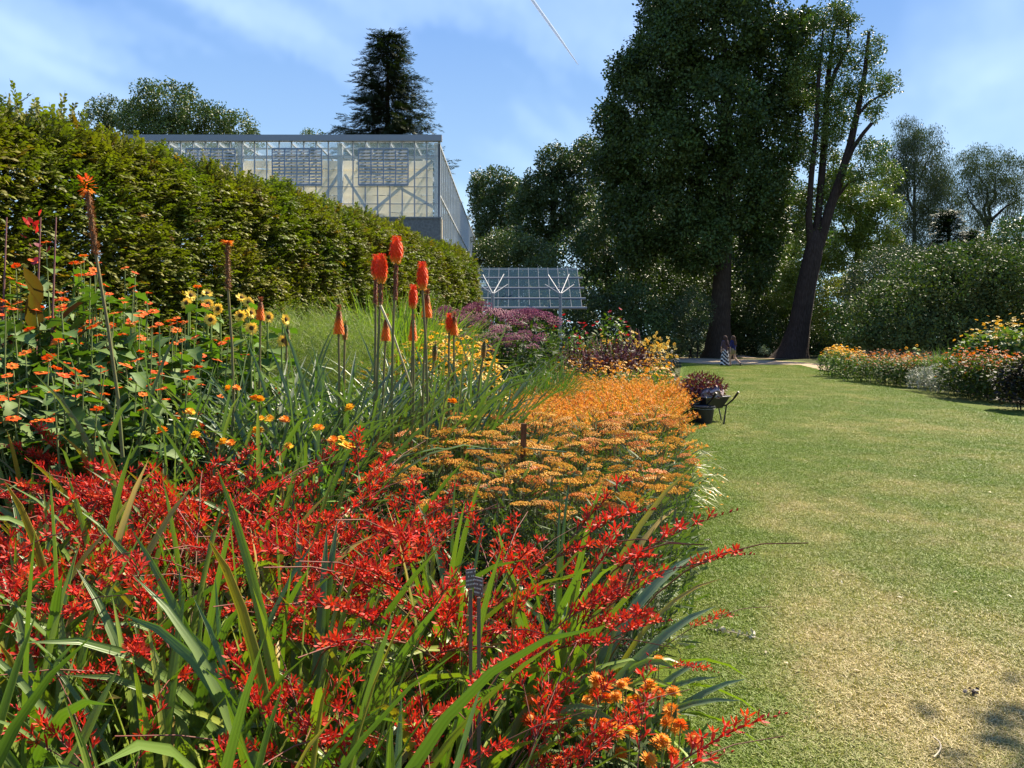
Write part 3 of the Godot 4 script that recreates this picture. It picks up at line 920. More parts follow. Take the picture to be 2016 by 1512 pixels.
	tree("sycamore", "ivy clad tall tree between the rounded one and the great tree", Vector3(4.25, 0.10, -82.00), [Vector3(4.25, 0.05, -82.00), Vector3(4.15, 18.96, -82.00)], [0.5, 0.2], [[Vector3(4.25, 11.19, -82.00), Vector3(2.18, 14.30, -82.00), 0.2, 0.05], [Vector3(4.25, 14.30, -82.00), Vector3(6.84, 17.41, -82.00), 0.2, 0.05]], [[Vector3(4.77, 19.22, -82.00), Vector3(2.28, 1.87, 3.00)], [Vector3(2.70, 16.63, -82.00), Vector3(2.07, 2.28, 3.00)], [Vector3(6.84, 18.19, -82.00), Vector3(2.38, 2.85, 3.00)], [Vector3(4.77, 14.82, -82.00), Vector3(3.11, 3.11, 4.00)], [Vector3(1.42, 13.93, -83.00), Vector3(1.89, 2.62, 3.00)], [Vector3(8.07, 20.98, -84.00), Vector3(1.59, 1.59, 2.20)], [Vector3(7.18, 13.48, -80.00), Vector3(2.78, 3.03, 4.00)], [Vector3(2.18, 11.19, -82.00), Vector3(2.59, 2.07, 3.00)]], 2.0, B, 1.1, Color(0.075, 0.105, 0.030), 0.28, "trees left of the great tree")
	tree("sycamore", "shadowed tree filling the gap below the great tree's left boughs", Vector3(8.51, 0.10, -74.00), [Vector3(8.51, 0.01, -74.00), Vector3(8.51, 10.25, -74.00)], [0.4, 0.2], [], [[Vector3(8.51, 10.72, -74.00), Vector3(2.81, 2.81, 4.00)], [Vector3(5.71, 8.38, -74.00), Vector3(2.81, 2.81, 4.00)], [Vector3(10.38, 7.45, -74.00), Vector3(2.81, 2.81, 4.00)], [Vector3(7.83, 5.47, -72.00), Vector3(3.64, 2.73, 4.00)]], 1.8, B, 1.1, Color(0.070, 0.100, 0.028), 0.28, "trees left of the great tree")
	for q in [[1240, 430, 92, 75, 120], [1340, 440, 96, 80, 130], [1450, 470, 94, 80, 120], [1545, 470, 96, 70, 110], [1290, 560, 84, 80, 90], [1420, 560, 86, 90, 90], [1520, 590, 88, 80, 80]]:
		backdrop_tree(q[0], q[1], q[2], q[3], q[4])
	# --- the pointed conifer behind the glasshouse and the trees beyond the hedge
	conifer("spruce", "tall pointed dark conifer rising behind the glasshouse roof", Vector3(-8.98, 0.68, -58.00), 23.2, 7.6, Color(0.040, 0.055, 0.024))
	tree("lime_tree", "rounded green tree showing over the hedge top", Vector3(-19.42, 0.58, -46.00), [Vector3(-19.42, 0.55, -46.00), Vector3(-19.42, 13.67, -46.00)], [0.5, 0.25], [], [[Vector3(-19.86, 14.98, -46.00), Vector3(1.69, 1.31, 2.00)], [Vector3(-21.02, 13.96, -46.00), Vector3(1.22, 1.05, 1.80)], [Vector3(-18.41, 14.39, -46.00), Vector3(1.16, 1.10, 1.80)], [Vector3(-19.71, 13.09, -46.00), Vector3(2.04, 0.99, 2.00)]], 4.2, B, 0.66, Color(0.095, 0.130, 0.035), 0.25, "trees over the hedge")
	tree("lime_tree", "lower leafy tree joining the rounded one over the hedge top", Vector3(-16.58, 0.56, -47.00), [Vector3(-16.58, 0.53, -47.00), Vector3(-16.58, 13.34, -47.00)], [0.4, 0.2], [], [[Vector3(-17.17, 14.23, -47.00), Vector3(0.83, 0.83, 1.30)], [Vector3(-15.98, 13.93, -47.00), Vector3(1.01, 0.77, 1.40)], [Vector3(-16.58, 12.89, -47.00), Vector3(1.78, 0.89, 1.60)]], 4.2, B, 0.62, Color(0.100, 0.135, 0.035), 0.25, "trees over the hedge")
	tree("lime_tree", "small tree crown peeping over the hedge beside the large rounded one", Vector3(-25.06, 0.49, -50.00), [Vector3(-25.06, 0.46, -50.00), Vector3(-25.06, 14.72, -50.00)], [0.4, 0.2], [], [[Vector3(-25.06, 15.82, -50.00), Vector3(1.07, 0.63, 1.30)], [Vector3(-25.85, 15.03, -50.00), Vector3(0.95, 0.76, 1.30)], [Vector3(-24.12, 15.19, -50.00), Vector3(0.95, 0.76, 1.30)]], 4.0, B, 0.62, Color(0.105, 0.140, 0.045), 0.25, "trees over the hedge")
	tree("lime_tree", "tiny rounded treetop just above the glasshouse gutter", Vector3(-18.63, 0.41, -75.00), [Vector3(-18.63, 0.37, -75.00), Vector3(-18.63, 19.38, -75.00)], [0.4, 0.2], [], [[Vector3(-18.63, 20.23, -75.00), Vector3(1.23, 0.66, 1.20)]], 2.2, B, 0.7, Color(0.120, 0.150, 0.050), 0.25, "trees over the hedge")
	# --- shrubs under the trees
	bush("domed_shrub", "big domed evergreen shrub with glossy leaves behind the far border", [[Vector3(22.35, 3.99, -42.00), Vector3(2.79, 2.18, 4.00)], [Vector3(24.88, 3.86, -42.00), Vector3(2.26, 2.39, 4.00)], [Vector3(19.75, 2.90, -41.00), Vector3(1.81, 1.61, 3.00)], [Vector3(24.25, 5.27, -43.00), Vector3(2.17, 1.22, 3.00)], [Vector3(27.78, 3.64, -43.00), Vector3(1.90, 2.45, 4.00)], [Vector3(20.78, 1.73, -40.00), Vector3(3.79, 1.26, 3.00)]], 4.6, B, 0.74, Color(0.088, 0.115, 0.030), 0.36, "", "shrub", 0.7)
	bush("silver_shrub", "grey leaved shrub at the flank of the big domed one", [[Vector3(22.98, 5.23, -50.00), Vector3(1.74, 1.42, 2.50)], [Vector3(24.72, 6.69, -52.00), Vector3(1.97, 0.85, 2.50)], [Vector3(22.31, 4.66, -51.00), Vector3(1.10, 1.42, 2.00)]], 3.4, B, 0.6, Color(0.085, 0.105, 0.045), 0.25, "", "shrub", 0.6)
	bush("golden_shrub", "bright golden green shrub in sunlight beside the leaning trunk", [[Vector3(26.99, 4.73, -66.00), Vector3(1.84, 1.92, 2.20)], [Vector3(28.04, 5.98, -66.00), Vector3(1.00, 1.08, 1.60)], [Vector3(26.37, 2.64, -66.00), Vector3(1.67, 1.42, 2.00)]], 3.2, B, 0.75, Color(0.260, 0.260, 0.030), 0.22)
	bush("golden_shrub", "sunlit yellow green shrub left of the leaning trunk", [[Vector3(24.67, 8.20, -72.00), Vector3(2.00, 1.91, 2.40)], [Vector3(23.98, 5.92, -72.00), Vector3(1.82, 2.00, 2.40)], [Vector3(26.16, 6.45, -73.00), Vector3(1.57, 2.31, 2.40)], [Vector3(28.63, 9.32, -74.00), Vector3(1.87, 2.34, 2.40)]], 2.6, B, 0.8, Color(0.190, 0.225, 0.035), 0.22)
	bush("pale_shrub", "pale leaved rounded shrub left of the straight trunk", [[Vector3(13.99, 3.76, -62.00), Vector3(1.41, 1.57, 2.00)], [Vector3(13.21, 1.80, -62.00), Vector3(1.41, 1.18, 2.00)]], 3.0, B, 0.62, Color(0.100, 0.120, 0.045), 0.3)
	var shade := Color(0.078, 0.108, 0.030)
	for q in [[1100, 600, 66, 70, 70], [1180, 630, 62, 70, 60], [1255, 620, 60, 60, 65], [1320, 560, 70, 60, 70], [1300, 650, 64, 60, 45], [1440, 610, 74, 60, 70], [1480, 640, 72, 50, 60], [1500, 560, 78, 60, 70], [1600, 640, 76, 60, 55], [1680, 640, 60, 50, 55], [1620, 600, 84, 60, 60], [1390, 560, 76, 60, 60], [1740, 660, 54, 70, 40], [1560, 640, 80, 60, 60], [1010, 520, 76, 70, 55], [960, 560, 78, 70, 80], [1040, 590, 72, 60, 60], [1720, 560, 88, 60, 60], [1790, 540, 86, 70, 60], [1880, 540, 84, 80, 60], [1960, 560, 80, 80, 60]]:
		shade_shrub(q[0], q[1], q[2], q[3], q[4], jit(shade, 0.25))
	bush("lit_shrub", "light green leafy mound above the low glass canopy", [[Vector3(-0.30, 8.24, -60.00), Vector3(2.35, 1.37, 2.50)], [Vector3(1.40, 7.86, -60.00), Vector3(1.52, 1.14, 2.00)], [Vector3(-1.82, 7.48, -60.00), Vector3(1.52, 1.52, 2.40)], [Vector3(1.91, 6.55, -58.00), Vector3(1.32, 0.95, 2.00)]], 2.8, B, 0.78, Color(0.085, 0.115, 0.030), 0.25)
	bush("variegated_shrub", "small pale variegated shrub on the grass between the two trunks", [[Vector3(20.15, 0.67, -64.00), Vector3(0.49, 0.32, 0.50)]], 6.0, B, 0.4, Color(0.36, 0.38, 0.20), 0.25)
	# an unseen tree out of frame on the right, placed to shade the lawn's corner
	tree("unseen_tree", "unseen tree out of view beside the lawn, placed to shade the corner of the turf", Vector3(9.6, 0, -6.4), [Vector3(9.6, 0, -6.4), Vector3(9.5, 3.5, -6.5), Vector3(9.2, 6.3, -6.7)], [0.28, 0.22, 0.12], [[Vector3(9.5, 3.6, -6.5), Vector3(7.3, 6.2, -7.2), 0.1, 0.04]], [[Vector3(8.6, 7.0, -7.0), Vector3(1.7, 1.4, 1.5)], [Vector3(6.95, 6.6, -7.3), Vector3(1.05, 0.9, 0.9)]], 3.6, B, 0.6, dark, 0.25)

func backdrop_tree(u: float, v: float, d: float, ru: float, rv: float) -> void:
	var k := d / 1582.0
	var c := Vector3((u - 1008.0) * k, 1.6 + (665.0 - v) * k, -d)
	var r := Vector3(ru * k, rv * k, ru * k * 0.9)
	var foot := Vector3(c.x, 0, c.z)
	tree("backdrop_tree", "dark leafy tree behind the great trunk, closing off the wood", foot, [foot, Vector3(c.x, c.y, c.z)], [0.4, 0.2], [[Vector3(c.x, c.y * 0.6, c.z), c + Vector3(r.x * 0.5, 1, 0), 0.2, 0.06]], [[c + Vector3(0, r.y * 0.4, 0), r * 0.7], [c + Vector3(-r.x * 0.45, -r.y * 0.2, 0), r * 0.65], [c + Vector3(r.x * 0.45, -r.y * 0.3, 0), r * 0.65]], 1.9, clump_broad, 1.25, jit(Color(0.072, 0.102, 0.026), 0.2), 0.3, "dark trees behind the great trunk")

func shade_shrub(u: float, v: float, d: float, ru: float, rv: float, col: Color) -> void:
	var k := d / 1582.0
	var c := Vector3((u - 1008.0) * k, 1.6 + (665.0 - v) * k, -d)
	var r := Vector3(ru * k, rv * k, ru * k * 0.8)
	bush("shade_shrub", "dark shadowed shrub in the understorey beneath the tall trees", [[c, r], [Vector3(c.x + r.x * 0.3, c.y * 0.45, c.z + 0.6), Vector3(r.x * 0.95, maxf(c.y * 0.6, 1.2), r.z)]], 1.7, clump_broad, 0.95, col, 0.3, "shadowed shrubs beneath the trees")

# ------------------------------------------------------------------ the clipped hedge
func hedge() -> void:
	rng.seed = 111
	var o := thing("beech_hedge", "tall clipped green hedge running back along the left border", "hedge", bed(-7.0, 14.0))
	var sprays := []
	for k in 3:
		var m := MB.new()   # a flat twig with leaves either side, growing along +x
		m.tube([Vector3(-0.1, 0, 0), Vector3(0.12, 0.01, 0), Vector3(0.3, -0.02, 0)], [0.004, 0.003, 0.001], 3, Color(0.5, 0.35, 0.2), Color(0.6, 0.4, 0.2))
		for i in 15:
			var t := float(i) / 14.0
			var s := -1.0 if i % 2 == 0 else 1.0
			var p := Vector3(t * 0.3 - 0.06, rf(-0.015, 0.015), 0)
			m.oval(p, Vector3(0.65, rf(-0.35, 0.25), s * 0.75 + rf(-0.3, 0.3)), Vector3.UP + rdir() * 0.55, rf(0.05, 0.075), rf(0.032, 0.045), Color(1, 1, 1) * rf(0.75, 1.3), 0.3)
		sprays.append(m.build(true))
	var where := [[], [], []]
	var tints := [PackedColorArray(), PackedColorArray(), PackedColorArray()]
	var face := -6.2
	var t1 := 23.6
	var tone := FastNoiseLite.new()
	tone.seed = 5
	tone.frequency = 0.5
	for i in 62000:
		var t := 3.0 + (t1 - 3.0) * rng.randf()
		var top := lerpf(lerpf(3.62, 3.84, clampf((t - 6.0) / 3.0, 0.0, 1.0)), 4.02, clampf((t - 9.0) / 7.0, 0.0, 1.0)) + 0.12 * noise.get_noise_2d(t * 0.5, 3.0)
		var p: Vector3
		var out := Vector3(1, 0, 0)
		var r := rng.randf()
		if r < 0.58:      # the face towards the border
			var y := 0.1 + (top - 0.1) * rng.randf()
			var bulge := 0.16 * noise.get_noise_2d(t * 0.55, y * 0.8) + 0.07 * noise.get_noise_2d(t * 2.0, y * 4.0)
			var round := 0.35 * pow(maxf(0.0, (y - top + 0.6) / 0.6), 2.0)
			p = bed(face + bulge - round - rf(0.0, 0.22), t, y)
			out = Vector3(0.9774, rf(-0.15, 0.5), 0.2113)
		elif r < 0.80:    # twigs through its depth
			p = bed(face - 0.2 - 1.35 * rng.randf(), t, 0.1 + (top - 0.2) * rng.randf())
			out = rdir() + Vector3(0, 0.3, 0)
		elif r < 0.95:    # the top, with taller whiskers of new growth
			var s := face - 0.2 - 1.3 * rng.randf()
			var whisk := pow(rng.randf(), 5.0) * (0.34 if t < 8.0 else 0.12)
			p = bed(s, t, top - rf(0.0, 0.2) + 0.1 * noise.get_noise_2d(t * 1.5, s * 2.0) + whisk)
			out = Vector3(rf(-0.6, 0.6), 1.3, rf(-0.6, 0.6))
		else:             # the far end
			p = bed(face - 1.5 * rng.randf(), t1 - rf(0, 0.2) + 0.1, 0.1 + (top - 0.25) * rng.randf())
			out = Vector3(0.3, 0.2, -1)
		if p.x < p.z * 0.75 - 1.0:
			continue
		out = (out + rdir() * 0.55).normalized()
		var sd := out.cross(Vector3.UP).normalized()
		var up := sd.cross(out).normalized().rotated(out, rf(-0.5, 0.5))
		var bs := Basis(out, up, out.cross(up)).scaled(Vector3.ONE * rf(0.62, 1.02))
		var k := ri(0, 2)
		where[k].append(Transform3D(bs, p - o.position))
		var warm := clampf(0.5 + 1.1 * tone.get_noise_2d(t * 0.9, p.y * 1.6) + (0.12 if p.y > 3.2 else 0.0), 0.0, 1.0)
		var col := Color(0.120, 0.155, 0.022).lerp(Color(0.205, 0.190, 0.026), warm)
		if rng.randf() < 0.03:
			col = Color(0.26, 0.15, 0.03)
		tints[k].append(jit(col, 0.25))
	for k in 3:
		many(o, "foliage", sprays[k], mats["leaf"], where[k], tints[k])
	# upright stems inside
	for i in 46:
		var t := 3.5 + 20.0 * i / 46.0
		var m := MB.new()
		limb(m, bed(face - 0.7, t) - o.position, bed(face - 0.7 + rf(-0.25, 0.2), t + rf(-0.2, 0.2), 3.6) - o.position, 0.05, 0.02, Color(0.06, 0.05, 0.04), 0.03, 5)
		part(o, "stem", m.build(), mats["bark"])

# ------------------------------------------------------------------ building blocks for herbaceous plants
const HEART := [[0.0, 0.06], [0.12, 0.40], [0.3, 0.5], [0.55, 0.40], [0.8, 0.2], [1.0, 0.0]]
const LOBED := [[0.0, 0.05], [0.16, 0.38], [0.30, 0.27], [0.46, 0.45], [0.62, 0.25], [0.82, 0.16], [1.0, 0.0]]
const BLADE := [[0.0, 0.08], [0.2, 0.34], [0.45, 0.46], [0.7, 0.36], [0.88, 0.16], [1.0, 0.0]]

func dome(r: float, h: float, low := 0.15) -> Vector3:
	var a := rf(0, TAU)
	var q := sqrt(rng.randf())
	return Vector3(cos(a) * q * r, h * lerpf(low, 1.0 - 0.35 * q * q, pow(rng.randf(), 0.6)), sin(a) * q * r)

func leafy(r: float, h: float, n: int, len: float, w: float, cols: Array, vary: float, upright := 0.5, low := 0.1) -> ArrayMesh:
	var m := MB.new()
	for i in 12:
		var e := dome(r * 0.8, h * 0.9, 0.7)
		m.tube([Vector3(e.x * 0.3, 0, e.z * 0.3), Vector3(e.x * 0.7, e.y * 0.5, e.z * 0.7), e], [0.006, 0.005, 0.003], 3, jit(cols[0], vary), jit(cols[0], vary))
	for i in n:
		var p := dome(r, h, low)
		var d := (Vector3(p.x, 0, p.z).normalized() * 0.7 + rdir() * 0.8 + Vector3(0, upright, 0)).normalized()
		m.oval(p, d, Vector3.UP + rdir() * 0.7, len * rf(0.7, 1.3), w * rf(0.7, 1.3), jit(cols[ri(0, cols.size() - 1)], vary), 0.3)
	return m.build(true)

func daisy(m: MB, at: Vector3, n: Vector3, petals: int, len: float, w: float, cup: float, col: Color, disc: float, disc_col: Color, inner = null) -> void:
	var up := n.normalized()
	var s := up.cross(Vector3(0.3, 0.1, 0.9)).normalized()
	var b := up.cross(s)
	var a0 := rf(0, TAU)
	for i in petals:
		var a := a0 + TAU * i / petals + rf(-0.12, 0.12)
		var d := s * cos(a) + b * sin(a)
		var c := jit(col, 0.12)
		m.oval(at + d * disc * 0.6, (d + up * (cup + rf(-0.15, 0.15))).normalized(), up, len * rf(0.88, 1.1), w, c if inner == null else inner, -0.15, c)
	m.lathe([[disc, 0.0], [disc * 0.9, disc * 0.35], [disc * 0.5, disc * 0.6], [0.0, disc * 0.68]], 7, at, up, disc_col, disc_col * 0.8)

func daisies(r: float, h: float, n: int, petals: int, len: float, w: float, cols: Array, disc: float, disc_col: Color, spread := 0.12, cup := 0.1, face := Vector3(0, 1, 0), loose := 0.5) -> ArrayMesh:
	var m := MB.new()
	for i in n:
		var a := rf(0, TAU)
		var q := sqrt(rng.randf())
		var p := Vector3(cos(a) * q * r, h * (1.0 - 0.30 * q * q) + rf(-spread, spread), sin(a) * q * r)
		daisy(m, p, face + rdir() * loose + Vector3(p.x, 0, p.z) * 0.4 / maxf(r, 0.1), petals, len, w, cup, cols[ri(0, cols.size() - 1)], disc, disc_col)
	return m.build(true)

func straps(n: int, r: float, lmin: float, lmax: float, w: float, droop: float, lean: float, cols: Array, segs := 4, fold := 0.3) -> ArrayMesh:
	var m := MB.new()
	for i in n:
		var a := rf(0, TAU)
		var p := polar(a + rf(-0.6, 0.6), sqrt(rng.randf()) * r)
		var d := (Vector3.UP + polar(a, rf(0.05, lean))).normalized()
		var c: Color = jit(cols[ri(0, cols.size() - 1)], 0.2)
		m.strap(p, d, rf(lmin, lmax), w * rf(0.7, 1.2), droop * rf(0.5, 1.5), segs, c * 0.9, c * 1.05, fold, rf(-0.8, 0.8), polar(rf(0, TAU), 0.15))
	return m.build()

# a crocosmia flower: a slender tube that opens into six petals
func croc_flower(m: MB, p: Vector3, dir: Vector3, s: float, tube_col: Color, petal_col: Color, petals := 6, open := 1.0) -> void:
	var d := dir.normalized()
	var x := d.cross(Vector3(0.21, 0.9, 0.35)).normalized()
	var y := d.cross(x)
	m.lathe([[0.0018 * s, 0.0], [0.0026 * s, 0.014 * s], [0.0052 * s, 0.027 * s]], 4, p, d, tube_col, petal_col)
	var mouth := p + d * 0.026 * s
	var a0 := rf(0, TAU)
	for i in petals:
		var a := a0 + TAU * i / petals
		var o := x * cos(a) + y * sin(a)
		var len := rf(0.021, 0.027) * s
		m.oval(mouth + o * 0.004 * s, (d * lerpf(1.6, 0.62, open) + o).normalized(), d, len, 0.0078 * s, petal_col, -0.3, petal_col * rf(0.9, 1.12))

func copy_of(o: Node3D, at: Vector3, turn: float, scale: float, label := "") -> Node3D:
	var called: String = o.get_meta("base")
	var r: Node3D = o.duplicate()
	r.name = numbered(called)
	add_child(r)
	r.position = at
	r.rotation = Vector3(0, turn, 0)
	r.scale = Vector3.ONE * scale
	if label:
		r.set_meta("label", label)
	return r

# builds a few variants of a plant at the first places and copies them to the rest; where = [x, z, scale] or [x, z, scale, label]
func plant_out(called: String, label: String, category: String, group: String, where: Array, maker: Callable, variants := 3) -> Array:
	var made := []
	var all := []
	for i in where.size():
		var w: Array = where[i]
		var at := Vector3(w[0], 0, w[1])
		var l: String = w[3] if w.size() > 3 else label
		if i < variants:
			var o := thing(called, l, category, at, 0.0, group)
			o.set_meta("base", called)
			maker.call(o, i)
			o.rotation.y = rf(0, TAU)
			o.scale = Vector3.ONE * float(w[2])
			made.append(o)
			all.append(o)
		else:
			all.append(copy_of(made[i % variants], at, rf(0, TAU), w[2], l))
	return all

func scatter(s0: float, s1: float, t0_: float, t1_: float, gap: float, tries: int, keep = null) -> Array:
	var out := []
	for i in tries:
		var p := bed(rf(s0, s1), rf(t0_, t1_))
		var ok := true
		for q in out:
			if Vector2(q[0] - p.x, q[1] - p.z).length() < gap:
				ok = false
				break
		if ok and keep != null and not keep.call(p):
			ok = false
		if ok:
			out.append([p.x, p.z, rf(0.9, 1.12)])
	return out

# ------------------------------------------------------------------ far half of the left border
func far_border() -> void:
	rng.seed = 91
	var green := [Color(0.075, 0.115, 0.030), Color(0.095, 0.140, 0.035)]
	# purple joe-pye weed
	var head := MB.new()
	for i in 130:
		var d := rdir()
		if d.y < -0.2: continue
		var p := d * Vector3(0.15, 0.09, 0.15) * rf(0.8, 1.08)
		head.bead(p, Vector3.ONE * rf(0.010, 0.019), jit(Color(0.30, 0.075, 0.13), 0.3))
	var head_mesh := head.build(true)
	var joe := []
	for q in [[880, 16.5, 2.25], [915, 15.5, 2.1], [945, 17.5, 2.35], [975, 16, 2.2], [1005, 17.5, 2.3], [1040, 16, 2.15], [1060, 18, 2.25], [930, 14.2, 1.75], [985, 14.5, 1.8], [1030, 14.6, 1.75], [895, 18, 2.4]]:
		joe.append([(q[0] - 1008) * q[1] / 1582.0, -q[1], q[2] / 2.1])
	plant_out("joe_pye_weed", "tall dusky pink domed flower heads over dark leaves before the glass canopy", "plant", "dusky pink domed flowers at the back of the border", joe, func(o, _i):
		part(o, "foliage", leafy(0.5, 1.95, 520, 0.17, 0.055, [Color(0.05, 0.075, 0.028), Color(0.065, 0.10, 0.035)], 0.25, 0.2), mats["leaf"])
		for k in 13:
			var p := dome(0.5, 2.1, 0.93)
			part(o, "flower_head", head_mesh, mats["petal"], spun(p, rf(0, TAU), rf(0.75, 1.15)))
	)
	# red dahlia bushes
	var red := []
	for q in [[1105, 20.5, 2.1, "leafy green bush with few red dahlias behind the purple foliage"], [1205, 21.5, 2.35, "tall green bush dotted with deep red dahlias"], [1150, 22.5, 2.0, "low green bush between the two red dahlia bushes"]]:
		red.append([(q[0] - 1008) * q[1] / 1582.0, -q[1], q[2] / 2.1, q[3]])
	plant_out("dahlia_bush", "", "plant", "", red, func(o, _i):
		part(o, "foliage", leafy(0.55, 2.0, 620, 0.13, 0.06, green, 0.25, 0.2), mats["leaf"])
		var f := daisies(0.5, 2.02, 14, 9, 0.05, 0.028, [Color(0.42, 0.01, 0.03)], 0.015, Color(0.3, 0.1, 0.02), 0.2, 0.5)
		part(o, "flower_cluster", f, mats["petal"])
	)
	# maroon foliage
	var maroon := []
	for q in [[1110, 18.5, 1.35], [1140, 19.5, 1.5], [1175, 18.8, 1.5], [1205, 20, 1.6], [1085, 17.5, 1.2], [1240, 21, 1.75], [1255, 20, 1.5], [1160, 17.6, 1.25], [1225, 18.8, 1.4]]:
		maroon.append([(q[0] - 1008) * q[1] / 1582.0, -q[1], q[2] / 1.4])
	plant_out("amaranth", "dark maroon leaved plant with upright plumes behind the yellow dahlias", "plant", "maroon plants at the back of the border", maroon, func(o, _i):
		part(o, "foliage", leafy(0.42, 1.25, 480, 0.11, 0.045, [Color(0.055, 0.014, 0.026), Color(0.085, 0.018, 0.034), Color(0.05, 0.025, 0.03)], 0.3, 0.6), mats["leaf"])
		for k in 9:
			var m := MB.new()
			var p := dome(0.4, 1.1, 0.95)
			for j in 50:
				var t := rng.randf()
				m.bead(p + Vector3(0.02 * sin(t * 4.0), t * 0.42, 0) + rdir() * 0.035 * (1.1 - t), Vector3.ONE * 0.012, jit(Color(0.16, 0.02, 0.05), 0.35))
			part(o, "plume", m.build(true), mats["petal"])
	)
	# yellow single dahlias on near-black foliage
	var yd := []
	for q in [[1120, 21, 1.25], [1165, 22, 1.45], [1195, 23, 1.55], [1225, 24, 1.65], [1255, 24.5, 1.65], [1285, 25, 1.6], [1305, 26, 1.5], [1290, 23, 1.35], [1260, 22.5, 1.4], [1225, 21.8, 1.35], [1190, 21, 1.3], [1300, 24, 1.3], [1150, 20.4, 1.2]]:
		yd.append([(q[0] - 1008) * q[1] / 1582.0, -q[1], q[2] / 1.5])
	plant_out("yellow_dahlia", "pale yellow single dahlias over blackish leaves at the far end of the border", "plant", "yellow dahlias with blackish leaves", yd, func(o, _i):
		part(o, "foliage", leafy(0.46, 1.4, 620, 0.10, 0.045, [Color(0.028, 0.024, 0.018), Color(0.045, 0.04, 0.022), Color(0.06, 0.05, 0.02)], 0.3, 0.1), mats["leaf"])
		for k in 3:
			part(o, "flower_cluster", daisies(0.48, 1.45, 10, 8, 0.055, 0.036, [Color(0.66, 0.50, 0.09), Color(0.60, 0.40, 0.05)], 0.017, Color(0.22, 0.10, 0.01), 0.28, 0.15, Vector3(-0.1, 0.7, 0.6), 0.8), mats["petal"])
	)
	# grass tussocks in front of the pink flowers
	var gr := []
	for q in [[1040, 13.2, 1.0], [1075, 13.8, 1.0], [1010, 12.6, 0.8], [1095, 15, 1.05], [960, 12.2, 0.75]]:
		gr.append([(q[0] - 1008) * q[1] / 1582.0, -q[1], q[2]])
	plant_out("grass_tussock", "mid green arching grass clump in front of the dusky pink flowers", "grass", "grass clumps in the middle of the border", gr, func(o, _i):
		part(o, "blades", straps(330, 0.22, 0.9, 1.45, 0.012, 2.1, 0.75, [Color(0.085, 0.145, 0.045), Color(0.11, 0.17, 0.055)], 5), mats["leaf"]).set_meta("kind", "stuff")
	, 2)
	# golden daisies, tall at the left and low in front of the dahlias
	var rud := []
	for q in [[815, 9.6, 1.55], [850, 9.0, 1.6], [880, 9.7, 1.68], [912, 9.2, 1.62], [940, 9.9, 1.55], [865, 8.3, 1.42], [900, 8.5, 1.45], [935, 8.9, 1.42], [955, 9.4, 1.4], [785, 9.2, 1.4], [745, 8.8, 1.3], [700, 8.6, 1.25]]:
		rud.append([(q[0] - 1008) * q[1] / 1582.0, -q[1], q[2] / 1.5])
	plant_out("golden_coneflower", "tall golden yellow daisies massed behind the torch lilies", "plant", "golden daisies behind the torch lilies", rud, func(o, _i):
		part(o, "foliage", leafy(0.34, 1.3, 420, 0.10, 0.035, green, 0.25, 0.3), mats["leaf"])
		for k in 3:
			part(o, "flower_cluster", daisies(0.34, 1.5, 18, 9, 0.030, 0.014, [Color(0.74, 0.42, 0.02), Color(0.76, 0.48, 0.03)], 0.012, Color(0.20, 0.10, 0.015), 0.16, 0.0), mats["petal"])
	)
	var low := []
	for q in scatter(-2.9, -0.5, 16.5, 20.5, 0.5, 300):
		low.append([q[0], q[1], q[2] * 1.0])
	plant_out("orange_coneflower", "lower orange yellow daisies in front of the yellow dahlias", "plant", "lower orange daisies before the dahlias", low, func(o, _i):
		part(o, "foliage", leafy(0.34, 0.85, 330, 0.10, 0.035, [Color(0.11, 0.15, 0.04), Color(0.13, 0.165, 0.05)], 0.25, 0.3), mats["leaf"])
		for k in 2:
			part(o, "flower_cluster", daisies(0.34, 0.98, 17, 8, 0.032, 0.016, [Color(0.80, 0.36, 0.015), Color(0.85, 0.45, 0.03)], 0.012, Color(0.25, 0.1, 0.01), 0.12, 0.0), mats["petal"])
	)
	# orange crocosmia
	orange_crocosmia()
	# light grasses by the hedge
	light_grasses()

